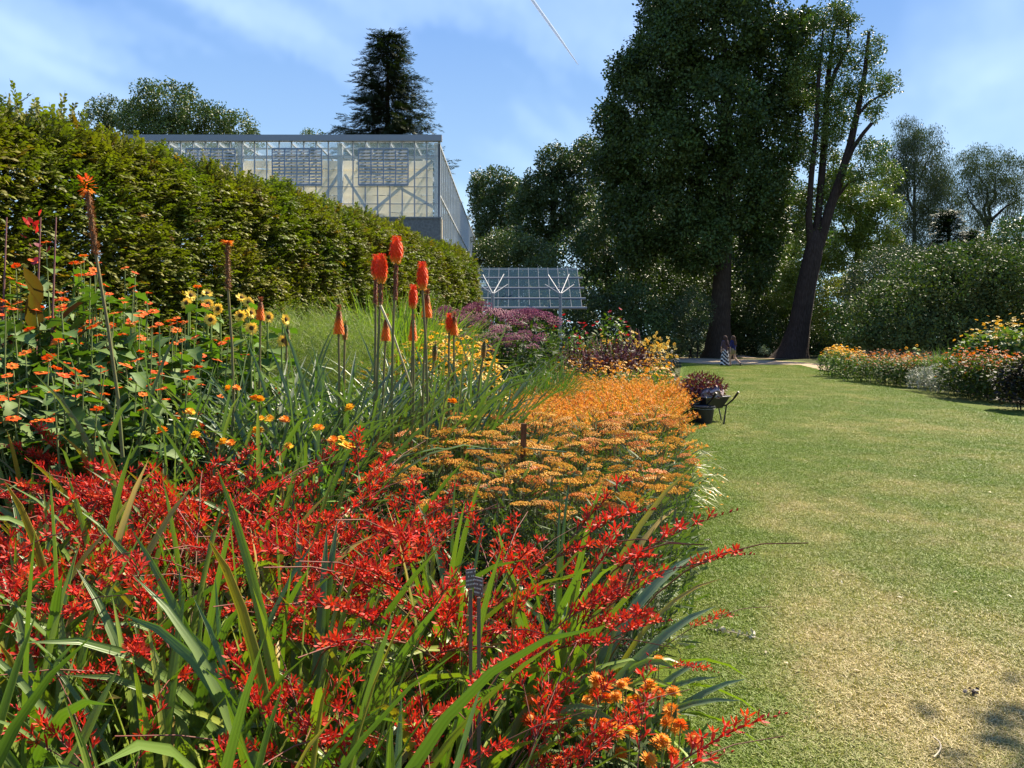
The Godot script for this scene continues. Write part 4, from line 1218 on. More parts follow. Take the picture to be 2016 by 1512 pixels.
func orange_crocosmia() -> void:
	var where := []
	for q in scatter(-2.7, -0.34, 7.0, 17.0, 0.33, 1000, func(p): return p.x > -0.045 * -p.z - 0.25 and not (p.z > -7.6 and p.x < 0.30)):
		where.append([q[0], q[1], q[2] * clampf(0.86 + 0.012 * (-q[1] - 7.0), 0.8, 1.05)])
	for q in where:
		var s: float = q[0] * 0.9774 + q[1] * 0.2113
		if s > -0.6:
			q.append("soft orange crocosmia clump leaning over the lawn's edge")
	plant_out("orange_crocosmia", "soft orange crocosmia clump massed in the middle of the border", "plant", "orange crocosmia in the middle of the border", where, func(o, i):
		part(o, "foliage", straps(62, 0.12, 0.55, 0.86, 0.022, 1.5, 0.55, [Color(0.17, 0.19, 0.045), Color(0.12, 0.16, 0.04), Color(0.30, 0.24, 0.07)], 4), mats["sword_leaf"])
		var hue: Color = [Color(0.70, 0.36, 0.04), Color(0.72, 0.42, 0.06), Color(0.68, 0.29, 0.03), Color(0.72, 0.38, 0.05)][i]
		for k in 5:
			var m := MB.new()
			for j in 4:
				var a := rf(0, TAU)
				var p := polar(a, rf(0.0, 0.06))
				var d := (Vector3.UP + polar(a, rf(0.15, 0.5))).normalized()
				var pts := [p]
				var rad := [0.003]
				for n in 7:
					p += d * rf(0.11, 0.145)
					d = (d + Vector3.DOWN * 0.13 + polar(a, 0.06)).normalized()
					pts.append(p)
					rad.append(0.0026 - 0.0002 * n)
				m.tube(pts, rad, 3, Color(0.20, 0.10, 0.03), Color(0.30, 0.10, 0.02))
				for n in 13:
					var t := 3.7 + 3.3 * n / 13.0
					var b := int(t)
					var q: Vector3 = pts[b].lerp(pts[mini(b + 1, 7)], t - b)
					var col := jit(hue, 0.16)
					croc_flower(m, q, rdir() * 0.8 + Vector3.UP * 0.8, 1.15, Color(0.75, 0.14, 0.01), col, 5, 1.0)
			part(o, "flower_cluster", m.build(true), mats["petal"])
	, 4)

func light_grasses() -> void:
	# hazy panic grass
	var haze := []
	for q in [[548, 8.0, 0.98], [580, 8.6, 1.02], [615, 8.2, 1.0], [650, 8.8, 1.0], [690, 8.4, 0.98], [725, 9.0, 0.97], [600, 9.3, 1.05], [655, 9.6, 1.03], [540, 9.0, 1.03], [705, 9.8, 1.02]]:
		haze.append([(q[0] - 1008) * q[1] / 1582.0, -q[1], q[2]])
	plant_out("panic_grass", "hazy pale green ornamental grass in front of the hedge", "grass", "hazy pale grasses in front of the hedge", haze, func(o, _i):
		var m := MB.new()
		for i in 2600:
			var a := rf(0, TAU)
			var q := sqrt(rng.randf())
			var p := Vector3(cos(a) * q * 0.42, rf(0.4, 1.95) * (1.0 - 0.16 * q), sin(a) * q * 0.42)
			var d := (Vector3.UP * rf(0.3, 1.0) + rdir() * 0.8).normalized()
			var s := d.cross(rdir()).normalized() * 0.0022
			var col := jit(Color(0.22, 0.26, 0.075), 0.25)
			m.triangle(p - s, p + d * rf(0.10, 0.22), p + s, col)
			if i % 2 == 0:
				m.bead(p + d * 0.1, Vector3.ONE * 0.005, col * 1.2)
		part(o, "seed_haze", m.build(true), mats["leaf"]).set_meta("kind", "stuff")
		part(o, "blades", straps(150, 0.15, 0.9, 1.5, 0.010, 1.0, 0.4, [Color(0.14, 0.19, 0.05), Color(0.18, 0.22, 0.06)], 4), mats["leaf"]).set_meta("kind", "stuff")
	, 3)
	# banded upright grass
	var zeb := []
	for q in [[735, 10.6, 1.0], [770, 11.0, 1.05], [805, 10.4, 1.0], [838, 11.2, 0.98], [790, 9.9, 0.95], [755, 11.8, 1.08], [825, 12.2, 1.05]]:
		zeb.append([(q[0] - 1008) * q[1] / 1582.0, -q[1], q[2]])
	plant_out("maiden_grass", "bright yellow green upright grass clump beside the hazy grass", "grass", "bright upright grasses in front of the hedge", zeb, func(o, _i):
		part(o, "blades", straps(300, 0.2, 1.3, 2.35, 0.020, 1.5, 0.42, [Color(0.20, 0.27, 0.045), Color(0.27, 0.32, 0.07), Color(0.14, 0.21, 0.04)], 6), mats["leaf"]).set_meta("kind", "stuff")
	, 2)
	# green leafy filler by the hedge foot, left of the pink flowers
	var fill := []
	for q in [[860, 13.5, 1.0], [890, 14.5, 1.05], [875, 19.5, 1.25], [915, 20.5, 1.2], [950, 21, 1.2], [850, 15.5, 1.1]]:
		fill.append([(q[0] - 1008) * q[1] / 1582.0, -q[1], q[2]])
	plant_out("leafy_perennial", "plain green leafy perennial without flowers at the hedge foot", "plant", "green perennials at the hedge foot", fill, func(o, _i):
		part(o, "foliage", leafy(0.5, 1.75, 620, 0.14, 0.05, [Color(0.085, 0.135, 0.032), Color(0.11, 0.16, 0.035)], 0.25, 0.3), mats["leaf"])
	, 2)

# ------------------------------------------------------------------ the border across the lawn
func right_border() -> void:
	rng.seed = 95
	var at := func(u, d, sc): return [(u - 1008.0) * d / 1582.0, -d, sc]
	var gr := [Color(0.07, 0.105, 0.028), Color(0.09, 0.13, 0.035)]
	plant_out("coneflower_mound", "rounded mound of golden yellow daisies at the end of the far border", "plant", "golden mounds across the lawn", [at.call(1640, 32.5, 1.0), at.call(1662, 31, 0.97), at.call(1685, 32, 0.95), at.call(1652, 34, 1.0)], func(o, _i):
		part(o, "foliage", leafy(0.58, 1.12, 1100, 0.11, 0.045, [Color(0.10, 0.15, 0.04), Color(0.13, 0.18, 0.045)], 0.25, 0.3, 0.02), mats["leaf"])
		for k in 3:
			part(o, "flower_cluster", daisies(0.5, 1.22, 26, 7, 0.045, 0.024, [Color(0.85, 0.44, 0.015), Color(0.85, 0.52, 0.03)], 0.013, Color(0.4, 0.2, 0.02), 0.12, 0.0), mats["petal"])
	, 2)
	var hel := []
	for q in [[1690, 29, 0.95], [1715, 28, 0.95], [1740, 27, 0.95], [1765, 26.4, 0.95], [1790, 25.8, 0.95], [1815, 25.4, 0.92], [1735, 29.5, 1.0], [1770, 28.5, 1.0], [1800, 27.6, 1.0], [1830, 27, 0.95]]:
		hel.append(at.call(q[0], q[1], q[2]))
	plant_out("sneezeweed", "bushy orange sneezeweed across the lawn left of the silvery shrub", "plant", "orange sneezeweed left of the silvery shrub", hel, func(o, _i):
		part(o, "foliage", leafy(0.55, 0.98, 1100, 0.10, 0.04, gr, 0.3, 0.3, 0.02), mats["leaf"])
		for k in 3:
			part(o, "flower_cluster", daisies(0.52, 0.98, 34, 7, 0.030, 0.018, [Color(0.58, 0.18, 0.01), Color(0.64, 0.27, 0.01), Color(0.50, 0.12, 0.008)], 0.011, Color(0.14, 0.05, 0.01), 0.26, -0.2), mats["petal"])
	)
	var hr := []
	for q in [[1890, 21.5, 1.15], [1915, 20.8, 1.15], [1945, 20.2, 1.15], [1975, 19.7, 1.1], [2005, 19.2, 1.05], [1905, 23, 1.2], [1940, 22.2, 1.2], [1980, 21.4, 1.15]]:
		hr.append(at.call(q[0], q[1], q[2]))
	plant_out("sneezeweed", "rust orange sneezeweed across the lawn right of the silvery shrub", "plant", "rust orange sneezeweed right of the silvery shrub", hr, func(o, _i):
		part(o, "foliage", leafy(0.55, 0.98, 1100, 0.10, 0.04, [Color(0.06, 0.085, 0.025), Color(0.08, 0.105, 0.03)], 0.3, 0.3), mats["leaf"])
		for k in 3:
			part(o, "flower_cluster", daisies(0.52, 0.98, 26, 7, 0.030, 0.018, [Color(0.60, 0.15, 0.01), Color(0.52, 0.11, 0.01), Color(0.66, 0.22, 0.015)], 0.011, Color(0.14, 0.05, 0.01), 0.22, -0.2), mats["petal"])
	, 2)
	plant_out("silver_bush", "silvery white leaved bush at the lawn edge between orange flowers", "shrub", "silvery bushes across the lawn", [at.call(1815, 24, 0.8), at.call(1840, 23.2, 0.85), at.call(1866, 22.4, 0.85), at.call(1855, 24.4, 0.9)], func(o, _i):
		part(o, "foliage", leafy(0.52, 0.95, 1500, 0.07, 0.026, [Color(0.26, 0.27, 0.20), Color(0.17, 0.18, 0.12), Color(0.34, 0.34, 0.28)], 0.25, 0.5), mats["grey_leaf"])
	, 2)
	var lav := []
	for q in [[1705, 33], [1735, 32.5], [1765, 32], [1795, 31.5], [1825, 31], [1855, 30.5], [1750, 34], [1810, 33.5]]:
		lav.append(at.call(q[0], q[1], 1.0))
	plant_out("russian_sage", "hazy grey mauve spires behind the orange sneezeweed", "plant", "grey mauve spires across the lawn", lav, func(o, _i):
		part(o, "foliage", leafy(0.5, 1.1, 520, 0.09, 0.02, [Color(0.13, 0.12, 0.085), Color(0.10, 0.115, 0.06), Color(0.14, 0.11, 0.12)], 0.25, 1.6), mats["grey_leaf"])
	, 2)
	plant_out("maiden_grass", "arching green grass clump in the border across the lawn", "grass", "arching grass across the lawn", [at.call(1850, 25.5, 0.62), at.call(1878, 25, 0.66)], func(o, _i):
		part(o, "blades", straps(330, 0.3, 1.4, 2.4, 0.026, 1.8, 0.6, [Color(0.11, 0.17, 0.045), Color(0.15, 0.21, 0.06)], 5), mats["leaf"]).set_meta("kind", "stuff")
	, 1)
	plant_out("giant_daisy", "tall leafy plant topped with yellow flowers at the right edge", "plant", "tall yellow flowered plants at the right edge", [at.call(1930, 24.5, 0.93), at.call(1968, 24, 0.97), at.call(2005, 23.5, 1.0), at.call(1990, 25.5, 1.03), at.call(1950, 26, 1.0)], func(o, _i):
		part(o, "foliage", leafy(0.75, 1.9, 620, 0.21, 0.11, [Color(0.10, 0.15, 0.04), Color(0.13, 0.18, 0.06)], 0.25, 0.0, 0.25), mats["leaf"])
		for k in 3:
			part(o, "flower_cluster", daisies(0.75, 2.1, 12, 9, 0.052, 0.028, [Color(0.60, 0.40, 0.03), Color(0.64, 0.46, 0.05)], 0.02, Color(0.35, 0.2, 0.02), 0.22, 0.2), mats["petal"])
	, 2)
	plant_out("dark_shrub", "dark purplish shrub in shade at the lawn's right edge", "shrub", "dark shrubs at the right edge", [at.call(2010, 17.6, 1.0), at.call(2045, 17.2, 1.1)], func(o, _i):
		part(o, "foliage", leafy(0.55, 1.15, 1000, 0.11, 0.06, [Color(0.035, 0.028, 0.03), Color(0.045, 0.05, 0.03)], 0.3, 0.3), mats["leaf"])
	, 1)
	for q in [[1788, 684, 29.0, "single sunflower standing above the mauve spires across the lawn"], [1801, 679, 30.5, "second smaller sunflower above the mauve spires across the lawn"]]:
		var k: float = q[2] / 1582.0
		sunflower(Vector3((q[0] - 1008) * k, 0, -q[2]), 1.6 + (665 - q[1]) * k, 0.9, q[3], "sunflowers across the lawn", Vector3(-0.3, 0.2, 1), Color(0.80, 0.50, 0.05))


# ------------------------------------------------------------------ torch lilies
# kind 0: a fresh torch, red above and yellow below; 1: a pointed bud head, brown above orange; 2: a spent brown spike with a tuft on top; 3: a thin green bud
func torch_head(kind: int, len: float, wide: float) -> ArrayMesh:
	var m := MB.new()
	if kind == 2:
		return m.build() if false else spent_head(len, wide)
	var n := int(len / 0.0046)
	var core := []
	for i in n:
		var t := float(i) / n
		var prof: float
		if kind == 0:
			prof = pow(sin(PI * clampf(0.07 + 0.86 * pow(t, 0.92), 0, 1)), 0.7)
		elif kind == 1:
			prof = maxf(0.26 * (1.0 - t), 0.0) + pow(1.0 - t, 1.1) * 0.8 * (1.0 if t > 0.12 else 0.75 + 2.0 * t)
		else:
			prof = sin(clampf(t * 0.9 + 0.12, 0, 1) * PI) * 0.8
		prof = maxf(prof, 0.14)
		var col: Color
		if kind == 0:
			col = Color(0.72, 0.40, 0.05).lerp(Color(0.78, 0.085, 0.012), smoothstep(0.0, 0.30, t))
			if t > 0.85: col = col.lerp(Color(0.50, 0.02, 0.02), (t - 0.85) / 0.15)
		elif kind == 1:
			col = Color(0.80, 0.22, 0.015).lerp(Color(0.28, 0.10, 0.035), smoothstep(0.30, 0.72, t))
		else:
			col = Color(0.40, 0.22, 0.05).lerp(Color(0.16, 0.15, 0.05), smoothstep(0.1, 0.6, t))
		core.append([wide * 0.5 * prof * 0.70, len * t, col * 0.9])
		var per := 11
		for k in per:
			var a := TAU * (k + 0.5 * (i % 2)) / per + i * 0.37
			var o := polar(a)
			var r := wide * 0.5 * prof
			var p := Vector3(0, len * t + 0.012, 0) + o * r * 0.55
			p = Vector3(0, len * t + 0.006, 0) + o * r * 0.70
			var dn := (o * rf(0.9, 1.3) + Vector3(0, -1.0 if t < 0.8 else 0.3, 0)).normalized()
			m.oval(p, dn, o, rf(0.014, 0.022), 0.0060, jit(col, 0.16), 0.6, jit(col, 0.18))
	for i in core.size() - 1:
		m.lathe([[core[i][0], core[i][1]], [core[i + 1][0], core[i + 1][1]]], 10, Vector3.ZERO, Vector3.UP, core[i][2], core[i + 1][2])
	return m.build(true)

func spent_head(len: float, wide: float) -> ArrayMesh:
	var m := MB.new()
	m.tube([Vector3.ZERO, Vector3(0, len * 0.5, 0), Vector3(0, len, 0)], [wide * 0.14, wide * 0.16, wide * 0.12], 6, Color(0.20, 0.11, 0.05), Color(0.26, 0.13, 0.05))
	for i in int(len * 1900.0):
		var t := rng.randf()
		var o := polar(rf(0, TAU))
		var p := Vector3(0, len * t, 0) + o * wide * 0.12
		m.oval(p, (o * rf(0.4, 0.9) + Vector3(0, rf(-0.9, 0.3), 0)).normalized(), o, rf(0.010, 0.022) * (1.0 if t > 0.25 else 1.35), 0.0045, jit(Color(0.24, 0.115, 0.045), 0.3), 0.4)
	return m.build(true)

func tuft(red: bool, wide: float) -> ArrayMesh:
	var m := MB.new()
	for i in 70:
		var t := rng.randf()
		var o := polar(rf(0, TAU))
		var lower := Color(0.85, 0.34, 0.03)
		var col := lower.lerp(Color(0.80, 0.10, 0.03) if red else Color(0.82, 0.26, 0.02), t)
		m.oval(Vector3(0, t * wide * (1.1 if red else 0.35), 0) + o * wide * 0.16, (o + Vector3(0, lerpf(-0.9, 0.9, t) if red else rf(-0.6, 0.25), 0)).normalized(), o, rf(0.025, 0.042), 0.008, jit(col, 0.18), 0.4)
	return m.build(true)

func torch_lily(label: String, foot: Vector3, top: Vector3, kind: int, len: float, wide: float, low := 0.0) -> void:
	var o := thing("torch_lily", label, "flower", foot, 0.0, "")
	var e := top - foot
	var neck := e - e.normalized() * len
	var m := MB.new()
	var bow := Vector3(rf(-0.02, 0.02), 0, rf(-0.02, 0.02))
	var scape := Color(0.12, 0.14, 0.045)
	m.tube([Vector3.ZERO, neck * 0.3 + bow, neck * 0.65 + bow * 0.8, neck], [0.0092, 0.0085, 0.0078, 0.0075], 7, scape, Color(0.16, 0.13, 0.05))
	part(o, "stem", m.build(), mats["stalk"])
	var b := Basis(Quaternion(Vector3.UP, (neck - neck * 0.65).normalized()))
	var h := part(o, "flower_head", torch_head(kind, len, wide), mats["petal"], Transform3D(b, neck))
	if kind == 2:
		part(h, "tuft", tuft(low > 0.0, wide * (1.0 if low > 0.0 else 0.8)), mats["petal"], Transform3D(Basis.IDENTITY, Vector3(0, len - 0.01, 0)))
	elif kind == 0 and low > 0.0:
		var s := MB.new()   # a sleeve of withered florets below the fresh ones
		for i in int(low * 1500.0):
			var t := rng.randf()
			var od := polar(rf(0, TAU))
			s.oval(Vector3(0, -low * t, 0) + od * 0.008, (od * 0.5 + Vector3(0, -1, 0)).normalized(), od, rf(0.014, 0.026), 0.005, jit(Color(0.22, 0.075, 0.04), 0.3), 0.4)
		part(h, "withered_florets", s.build(true), mats["petal"])

func torch_lilies() -> void:
	rng.seed = 71
	# flower stems, each where it stands: foot, tip, kind, head length, head width, withered sleeve
	torch_lily("tallest torch lily, plump red head with yellow base on long dark stem", Vector3(-0.74, 0.86, -5.00), Vector3(-0.72, 2.23, -5.00), 0, 0.165, 0.10, 0.22)
	torch_lily("red torch lily with brown tip standing left of the tallest one", Vector3(-0.85, 0.86, -5.00), Vector3(-0.81, 2.12, -5.00), 0, 0.18, 0.088, 0.12)
	torch_lily("red torch lily half hidden behind the brown tipped one", Vector3(-0.90, 0.83, -5.15), Vector3(-0.87, 2.13, -5.15), 0, 0.15, 0.07, 0.16)
	torch_lily("red torch lily to the right of the tallest one", Vector3(-0.54, 0.86, -5.00), Vector3(-0.56, 2.07, -5.00), 0, 0.17, 0.080, 0.0)
	torch_lily("slim red torch lily lower than the tallest four", Vector3(-0.66, 0.83, -5.20), Vector3(-0.64, 1.94, -5.20), 0, 0.15, 0.060, 0.0)
	torch_lily("orange torch lily with brown spire tip below the right hand red one", Vector3(-0.58, 0.81, -5.30), Vector3(-0.56, 1.92, -5.30), 1, 0.185, 0.085)
	torch_lily("brown pointed torch lily bud under the slim red one", Vector3(-0.70, 0.84, -5.60), Vector3(-0.69, 1.76, -5.60), 1, 0.18, 0.070)
	torch_lily("brown pointed torch lily bud under the tallest one's left side", Vector3(-0.89, 0.85, -5.50), Vector3(-0.86, 1.76, -5.50), 1, 0.18, 0.080)
	torch_lily("orange brown bottle shaped torch lily standing alone before the hazy grass", Vector3(-1.13, 0.89, -5.20), Vector3(-1.12, 1.81, -5.20), 1, 0.185, 0.085)
	torch_lily("thin green brown torch lily bud beside the bottle shaped one", Vector3(-1.15, 0.87, -5.40), Vector3(-1.12, 1.71, -5.40), 3, 0.12, 0.045)
	torch_lily("short red torch lily in front of the golden daisies", Vector3(-0.47, 0.86, -6.00), Vector3(-0.47, 1.78, -6.00), 0, 0.14, 0.065)
	torch_lily("brown tipped orange torch lily touching the short red one", Vector3(-0.45, 0.86, -6.00), Vector3(-0.43, 1.79, -6.00), 1, 0.17, 0.070)
	torch_lily("thin green torch lily bud leaning among the orange crocosmia", Vector3(-0.27, 0.91, -6.20), Vector3(-0.21, 1.59, -6.20), 3, 0.14, 0.045)
	torch_lily("thin pale torch lily bud between red torches and golden daisies", Vector3(-0.64, 0.84, -6.20), Vector3(-0.59, 1.57, -6.20), 3, 0.14, 0.045)
	torch_lily("tall spent torch lily, brown spike with red tuft on its tip", Vector3(-1.89, 1.02, -3.90), Vector3(-2.06, 2.31, -3.90), 2, 0.31, 0.072, 1.0)
	torch_lily("spent brown torch lily spike with small orange tuft above the sunflowers", Vector3(-1.61, 0.92, -4.60), Vector3(-1.63, 2.15, -4.60), 2, 0.27, 0.062)
	torch_lily("brown conical torch lily bud among the pale sunflowers", Vector3(-1.70, 0.87, -5.40), Vector3(-1.69, 1.87, -5.40), 1, 0.15, 0.062)
	torch_lily("small brown torch lily bud right of the sunflowers", Vector3(-1.67, 0.81, -5.80), Vector3(-1.62, 1.69, -5.80), 3, 0.14, 0.05)
	# the straw coloured dead stalk leaning across
	var ds := thing("dead_stalk", "bleached straw stalk leaning across the torch lily stems", "stalk", Vector3(-0.64, 1.29, -5.10))
	var dm := MB.new()
	dm.tube([Vector3.ZERO, Vector3(-0.75, 1.65, -5.00) - Vector3(-0.64, 1.29, -5.10), Vector3(-0.81, 1.80, -4.95) - Vector3(-0.64, 1.29, -5.10)], [0.006, 0.007, 0.008], 5, Color(0.42, 0.38, 0.22), Color(0.55, 0.50, 0.36))
	part(ds, "stalk", dm.build(), mats["stalk"])
	# strap leaves in clumps
	var lib := []
	for k in 14:
		var m := MB.new()
		var c: Color = [Color(0.095, 0.140, 0.070), Color(0.120, 0.165, 0.085), Color(0.105, 0.155, 0.055), Color(0.17, 0.20, 0.12)][k % 4]
		if k == 13: c = Color(0.40, 0.33, 0.16)
		m.strap(Vector3.ZERO, (Vector3.UP + Vector3(rf(0.08, 0.5), 0, 0)).normalized(), rf(1.15, 1.65), rf(0.020, 0.032), rf(0.7, 2.0), 8, c * 0.9, c * 1.1, 0.55, rf(-0.4, 0.4), Vector3(0, 0, rf(-0.5, 0.5)))
		lib.append(m.build())
	var spots := []
	for q in [[235, 4.3], [330, 4.5], [420, 4.7], [500, 4.9], [570, 4.7], [640, 4.8], [705, 4.9], [470, 5.6], [545, 5.7], [620, 5.6], [690, 5.6], [760, 5.3], [815, 5.4], [870, 5.8], [925, 6.1], [760, 6.2], [590, 6.5], [670, 6.5], [830, 6.6], [960, 6.6], [400, 5.5], [890, 6.9], [530, 4.3], [620, 4.25], [360, 4.9], [440, 5.1], [510, 5.3], [585, 5.2], [660, 5.2], [730, 4.6], [790, 4.9], [850, 5.2], [910, 5.5], [480, 6.1], [560, 6.2], [640, 6.1], [715, 6.2], [790, 6.0], [940, 5.9], [870, 6.3]]:
		var dd: float = q[1] + (0.7 if q[0] > 690 else 0.0)
		spots.append([(q[0] - 1008) * dd / 1582.0, -dd])
	for i in spots.size():
		var u: float = 1008.0 + 1582.0 * spots[i][0] / -spots[i][1]
		var far: bool = spots[i][1] < -5.4
		var by := "under the tall spent spike" if u < 300 else ("below the spike with the orange tuft" if u < 480 else ("below the pale sunflowers" if u < 580 else ("below the lone bottle shaped torch lily" if u < 720 else ("at the feet of the tallest torch lilies" if u < 850 else "below the short red torch lily"))))
		var o := thing("torch_lily_clump", ("farther" if far else "nearer") + " clump of arching blue green strap leaves " + by, "plant", Vector3(spots[i][0], 0, spots[i][1]), 0.0, "strap leaf clumps under the torch lilies")
		for k in 34:
			part(o, "leaf", lib[ri(0, 12) if rng.randf() < 0.96 else 13], mats["sword_leaf"], spun(polar(rf(0, TAU), rf(0, 0.10)), rf(0, TAU), rf(0.8, 1.18)))

# ------------------------------------------------------------------ sunflowers, orange daisies, canna
var leaf_lib := {}

func leaf_set(called: String, n: int, profile: Array, len: float, w: float, fold: float, curl: float, cols: Array) -> Array:
	if not leaf_lib.has(called):
		var out := []
		for i in n:
			var m := MB.new()
			var c: Color = jit(cols[i % cols.size()], 0.15)
			m.leaf(profile, Vector3.ZERO, Vector3(1, rf(-0.15, 0.25), 0), Vector3.UP, len * rf(0.8, 1.2), w * rf(0.85, 1.15), fold, curl * rf(0.4, 1.4), c * 1.08, c)
			out.append(m.build())
		leaf_lib[called] = out
	return leaf_lib[called]

func leaf_at(p: Vector3, out: Vector3, tilt: float) -> Transform3D:
	var a := atan2(-out.z, out.x)
	return Transform3D(Basis(Vector3.UP, a + rf(-0.4, 0.4)) * Basis(Vector3(0, 0, 1), tilt) * Basis(Vector3(1, 0, 0), rf(-0.5, 0.5)), p)

func sunflower(foot: Vector3, height: float, size: float, label: String, group: String, face: Vector3, hue: Color) -> void:
	var o := thing("sunflower", label, "sunflower", foot, 0.0, group)
	var m := MB.new()
	var lean := Vector3(rf(-0.06, 0.06), 0, rf(-0.06, 0.06))
	var tip := Vector3(0, height - 0.03, 0) + lean
	m.tube([Vector3.ZERO, tip * 0.5 + lean * 0.3, tip - Vector3(0, 0.06, 0), tip + face.normalized() * 0.02], [0.012, 0.010, 0.007, 0.006], 6, Color(0.12, 0.17, 0.04), Color(0.15, 0.21, 0.05))
	part(o, "stem", m.build(), mats["stalk"])
	var lv := leaf_set("sunflower", 5, HEART, 0.16, 0.17, 0.25, 0.35, [Color(0.11, 0.18, 0.035), Color(0.14, 0.21, 0.04), Color(0.10, 0.16, 0.035)])
	for k in 13:
		var y := height * rf(0.35, 0.97)
		var a := k * 2.4 + rf(-0.3, 0.3)
		part(o, "leaf", lv[k % lv.size()], mats["leaf"], leaf_at(Vector3(0, y, 0) + lean * y / height + polar(a, 0.015), polar(a), rf(-0.45, 0.25)))
	var h := MB.new()
	daisy(h, Vector3.ZERO, face, 17, 0.066 * size, 0.027 * size, 0.15, hue, 0.001, hue)
	daisy(h, face.normalized() * 0.004, face, 15, 0.056 * size, 0.024 * size, 0.4, hue * 1.05, 0.001, hue)
	var head := part(o, "flower_head", h.build(true), mats["petal"], Transform3D(Basis.IDENTITY, tip + face.normalized() * 0.022))
	var d := MB.new()
	d.lathe([[0.021 * size, 0.0], [0.021 * size, 0.010], [0.014 * size, 0.016], [0.0, 0.017]], 12, Vector3.ZERO, face, Color(0.05, 0.028, 0.012), Color(0.10, 0.055, 0.015))
	part(head, "disc", d.build(), mats["cloth"], Transform3D(Basis.IDENTITY, face.normalized() * 0.002))

func tall_flowers() -> void:
	rng.seed = 81
	# pale sunflowers
	var pale := Color(0.86, 0.66, 0.09)
	var suns := [[382, 578, 6.6, Vector3(0.6, 0.4, 0.6)], [402, 575, 6.9, Vector3(0.3, 0.6, 0.6)], [414, 593, 6.3, Vector3(0.5, 0.2, 0.9)], [441, 602, 6.2, Vector3(-0.3, 0.2, 1)], [462, 583, 6.8, Vector3(0.4, 0.5, 0.5)], [469, 614, 6.1, Vector3(0.1, 0.1, 1)], [487, 590, 6.7, Vector3(0.3, 0.3, 0.9)], [508, 610, 6.4, Vector3(0.7, 0.2, 0.5)], [529, 618, 6.2, Vector3(0.5, 0.2, 0.8)], [545, 622, 6.3, Vector3(0.8, 0.1, 0.4)], [352, 592, 6.4, Vector3(-0.2, 0.4, 0.9)], [429, 624, 5.9, Vector3(0.2, 0.3, 0.9)], [496, 640, 5.9, Vector3(0.4, 0.2, 0.9)], [560, 664, 6.0, Vector3(0.6, 0.1, 0.8)]]
	for q in suns:
		var k: float = q[2] / 1582.0
		sunflower(Vector3((q[0] - 1008) * k, 0, -q[2]), 1.6 + (665 - q[1]) * k, 0.78, "pale lemon sunflower between the orange daisies and the hazy grass", "pale sunflowers", q[3], pale)
	# orange red Mexican daisies: open bushy plants
	var fl := []
	for k in 5:
		var m := MB.new()
		daisy(m, Vector3.ZERO, Vector3.UP, 11, 0.034, 0.021, [0.0, -0.12, 0.15, 0.05, -0.2][k], [Color(0.78, 0.11, 0.012), Color(0.80, 0.14, 0.015), Color(0.74, 0.085, 0.012), Color(0.80, 0.18, 0.02), Color(0.76, 0.10, 0.012)][k], 0.012, Color(0.62, 0.26, 0.02))
		fl.append(m.build(true))
	var lv := leaf_set("mexican", 6, LOBED, 0.13, 0.13, 0.3, 0.4, [Color(0.10, 0.17, 0.045), Color(0.13, 0.20, 0.05), Color(0.085, 0.145, 0.042)])
	var plants := []
	for q in [[-30, 3.7, 1.42], [60, 3.6, 1.38], [150, 3.65, 1.40], [230, 3.8, 1.38], [0, 4.2, 1.72], [90, 4.3, 1.70], [180, 4.4, 1.72], [270, 4.5, 1.66], [340, 4.7, 1.58], [400, 5.0, 1.52], [40, 5.0, 1.98], [130, 5.1, 2.08], [210, 5.2, 2.02], [290, 5.3, 1.90], [360, 5.5, 1.80], [-40, 4.8, 1.95], [300, 4.1, 1.42], [170, 5.8, 2.1], [430, 5.3, 1.5], [250, 5.9, 1.98], [110, 3.85, 1.5], [200, 4.05, 1.5], [20, 4.5, 1.8], [235, 4.9, 1.85], [160, 4.75, 1.85], [70, 4.75, 1.9], [320, 5.0, 1.66], [390, 4.5, 1.35]]:
		var dd: float = q[1] + 0.5
		plants.append([(q[0] - 1008) * dd / 1582.0, -dd, q[2] * 1.16])
	for q in plants:
		var place := "at the back, nearest the hedge" if q[1] < -5.3 else ("at the front, behind the scarlet crocosmia" if q[1] > -4.55 else "in the middle row")
		if q[0] > -2.75: place = "beside the pale sunflowers" if q[1] < -5.2 else "above the torch lily leaves"
		var o := thing("mexican_sunflower", "bushy plant of orange red daisies " + place, "plant", Vector3(q[0], 0, q[1]), 0.0, "orange red daisies in front of the hedge")
		var h: float = q[2]
		var stems := MB.new()
		var tips := []
		for k in 9:
			var a := rf(0, TAU)
			var r := rf(0.08, 0.46)
			var y := h * (1.0 - 0.25 * r / 0.42) * rf(0.86, 1.02)
			var tip := polar(a, r, y)
			stems.tube([polar(a, 0.02), polar(a, r * 0.45, y * 0.45), polar(a, r * 0.85, y * 0.8), tip], [0.010, 0.008, 0.005, 0.003], 5, Color(0.11, 0.14, 0.05), Color(0.15, 0.19, 0.06))
			tips.append([a, r, y, tip])
		part(o, "stem", stems.build(), mats["stalk"])
		for k in 125:
			var tp: Array = tips[k % 9]
			var t := rf(0.38, 0.96)
			var p := polar(tp[0], tp[1] * t * t, tp[2] * t)
			var out := polar(rf(0, TAU))
			part(o, "leaf", lv[ri(0, 5)], mats["leaf"], leaf_at(p, out, rf(-0.6, 0.3)))
		for k in 9:
			var tp: Array = tips[k]
			var dirn := (Vector3.UP + Vector3(rf(-0.5, 0.5), 0, rf(-0.35, 0.55))).normalized()
			part(o, "flower", fl[ri(0, 4)], mats["petal"], Transform3D(Basis(Quaternion(Vector3.UP, dirn)).scaled(Vector3.ONE * rf(0.68, 1.05)), tp[3]))
	# bronze canna at the left edge
	var cn := thing("canna", "bronze leaved canna with red flower at the left edge", "plant", Vector3(-3.15, 0.17, -5.20))
	cn.position.y = 0.0
	var cl := []
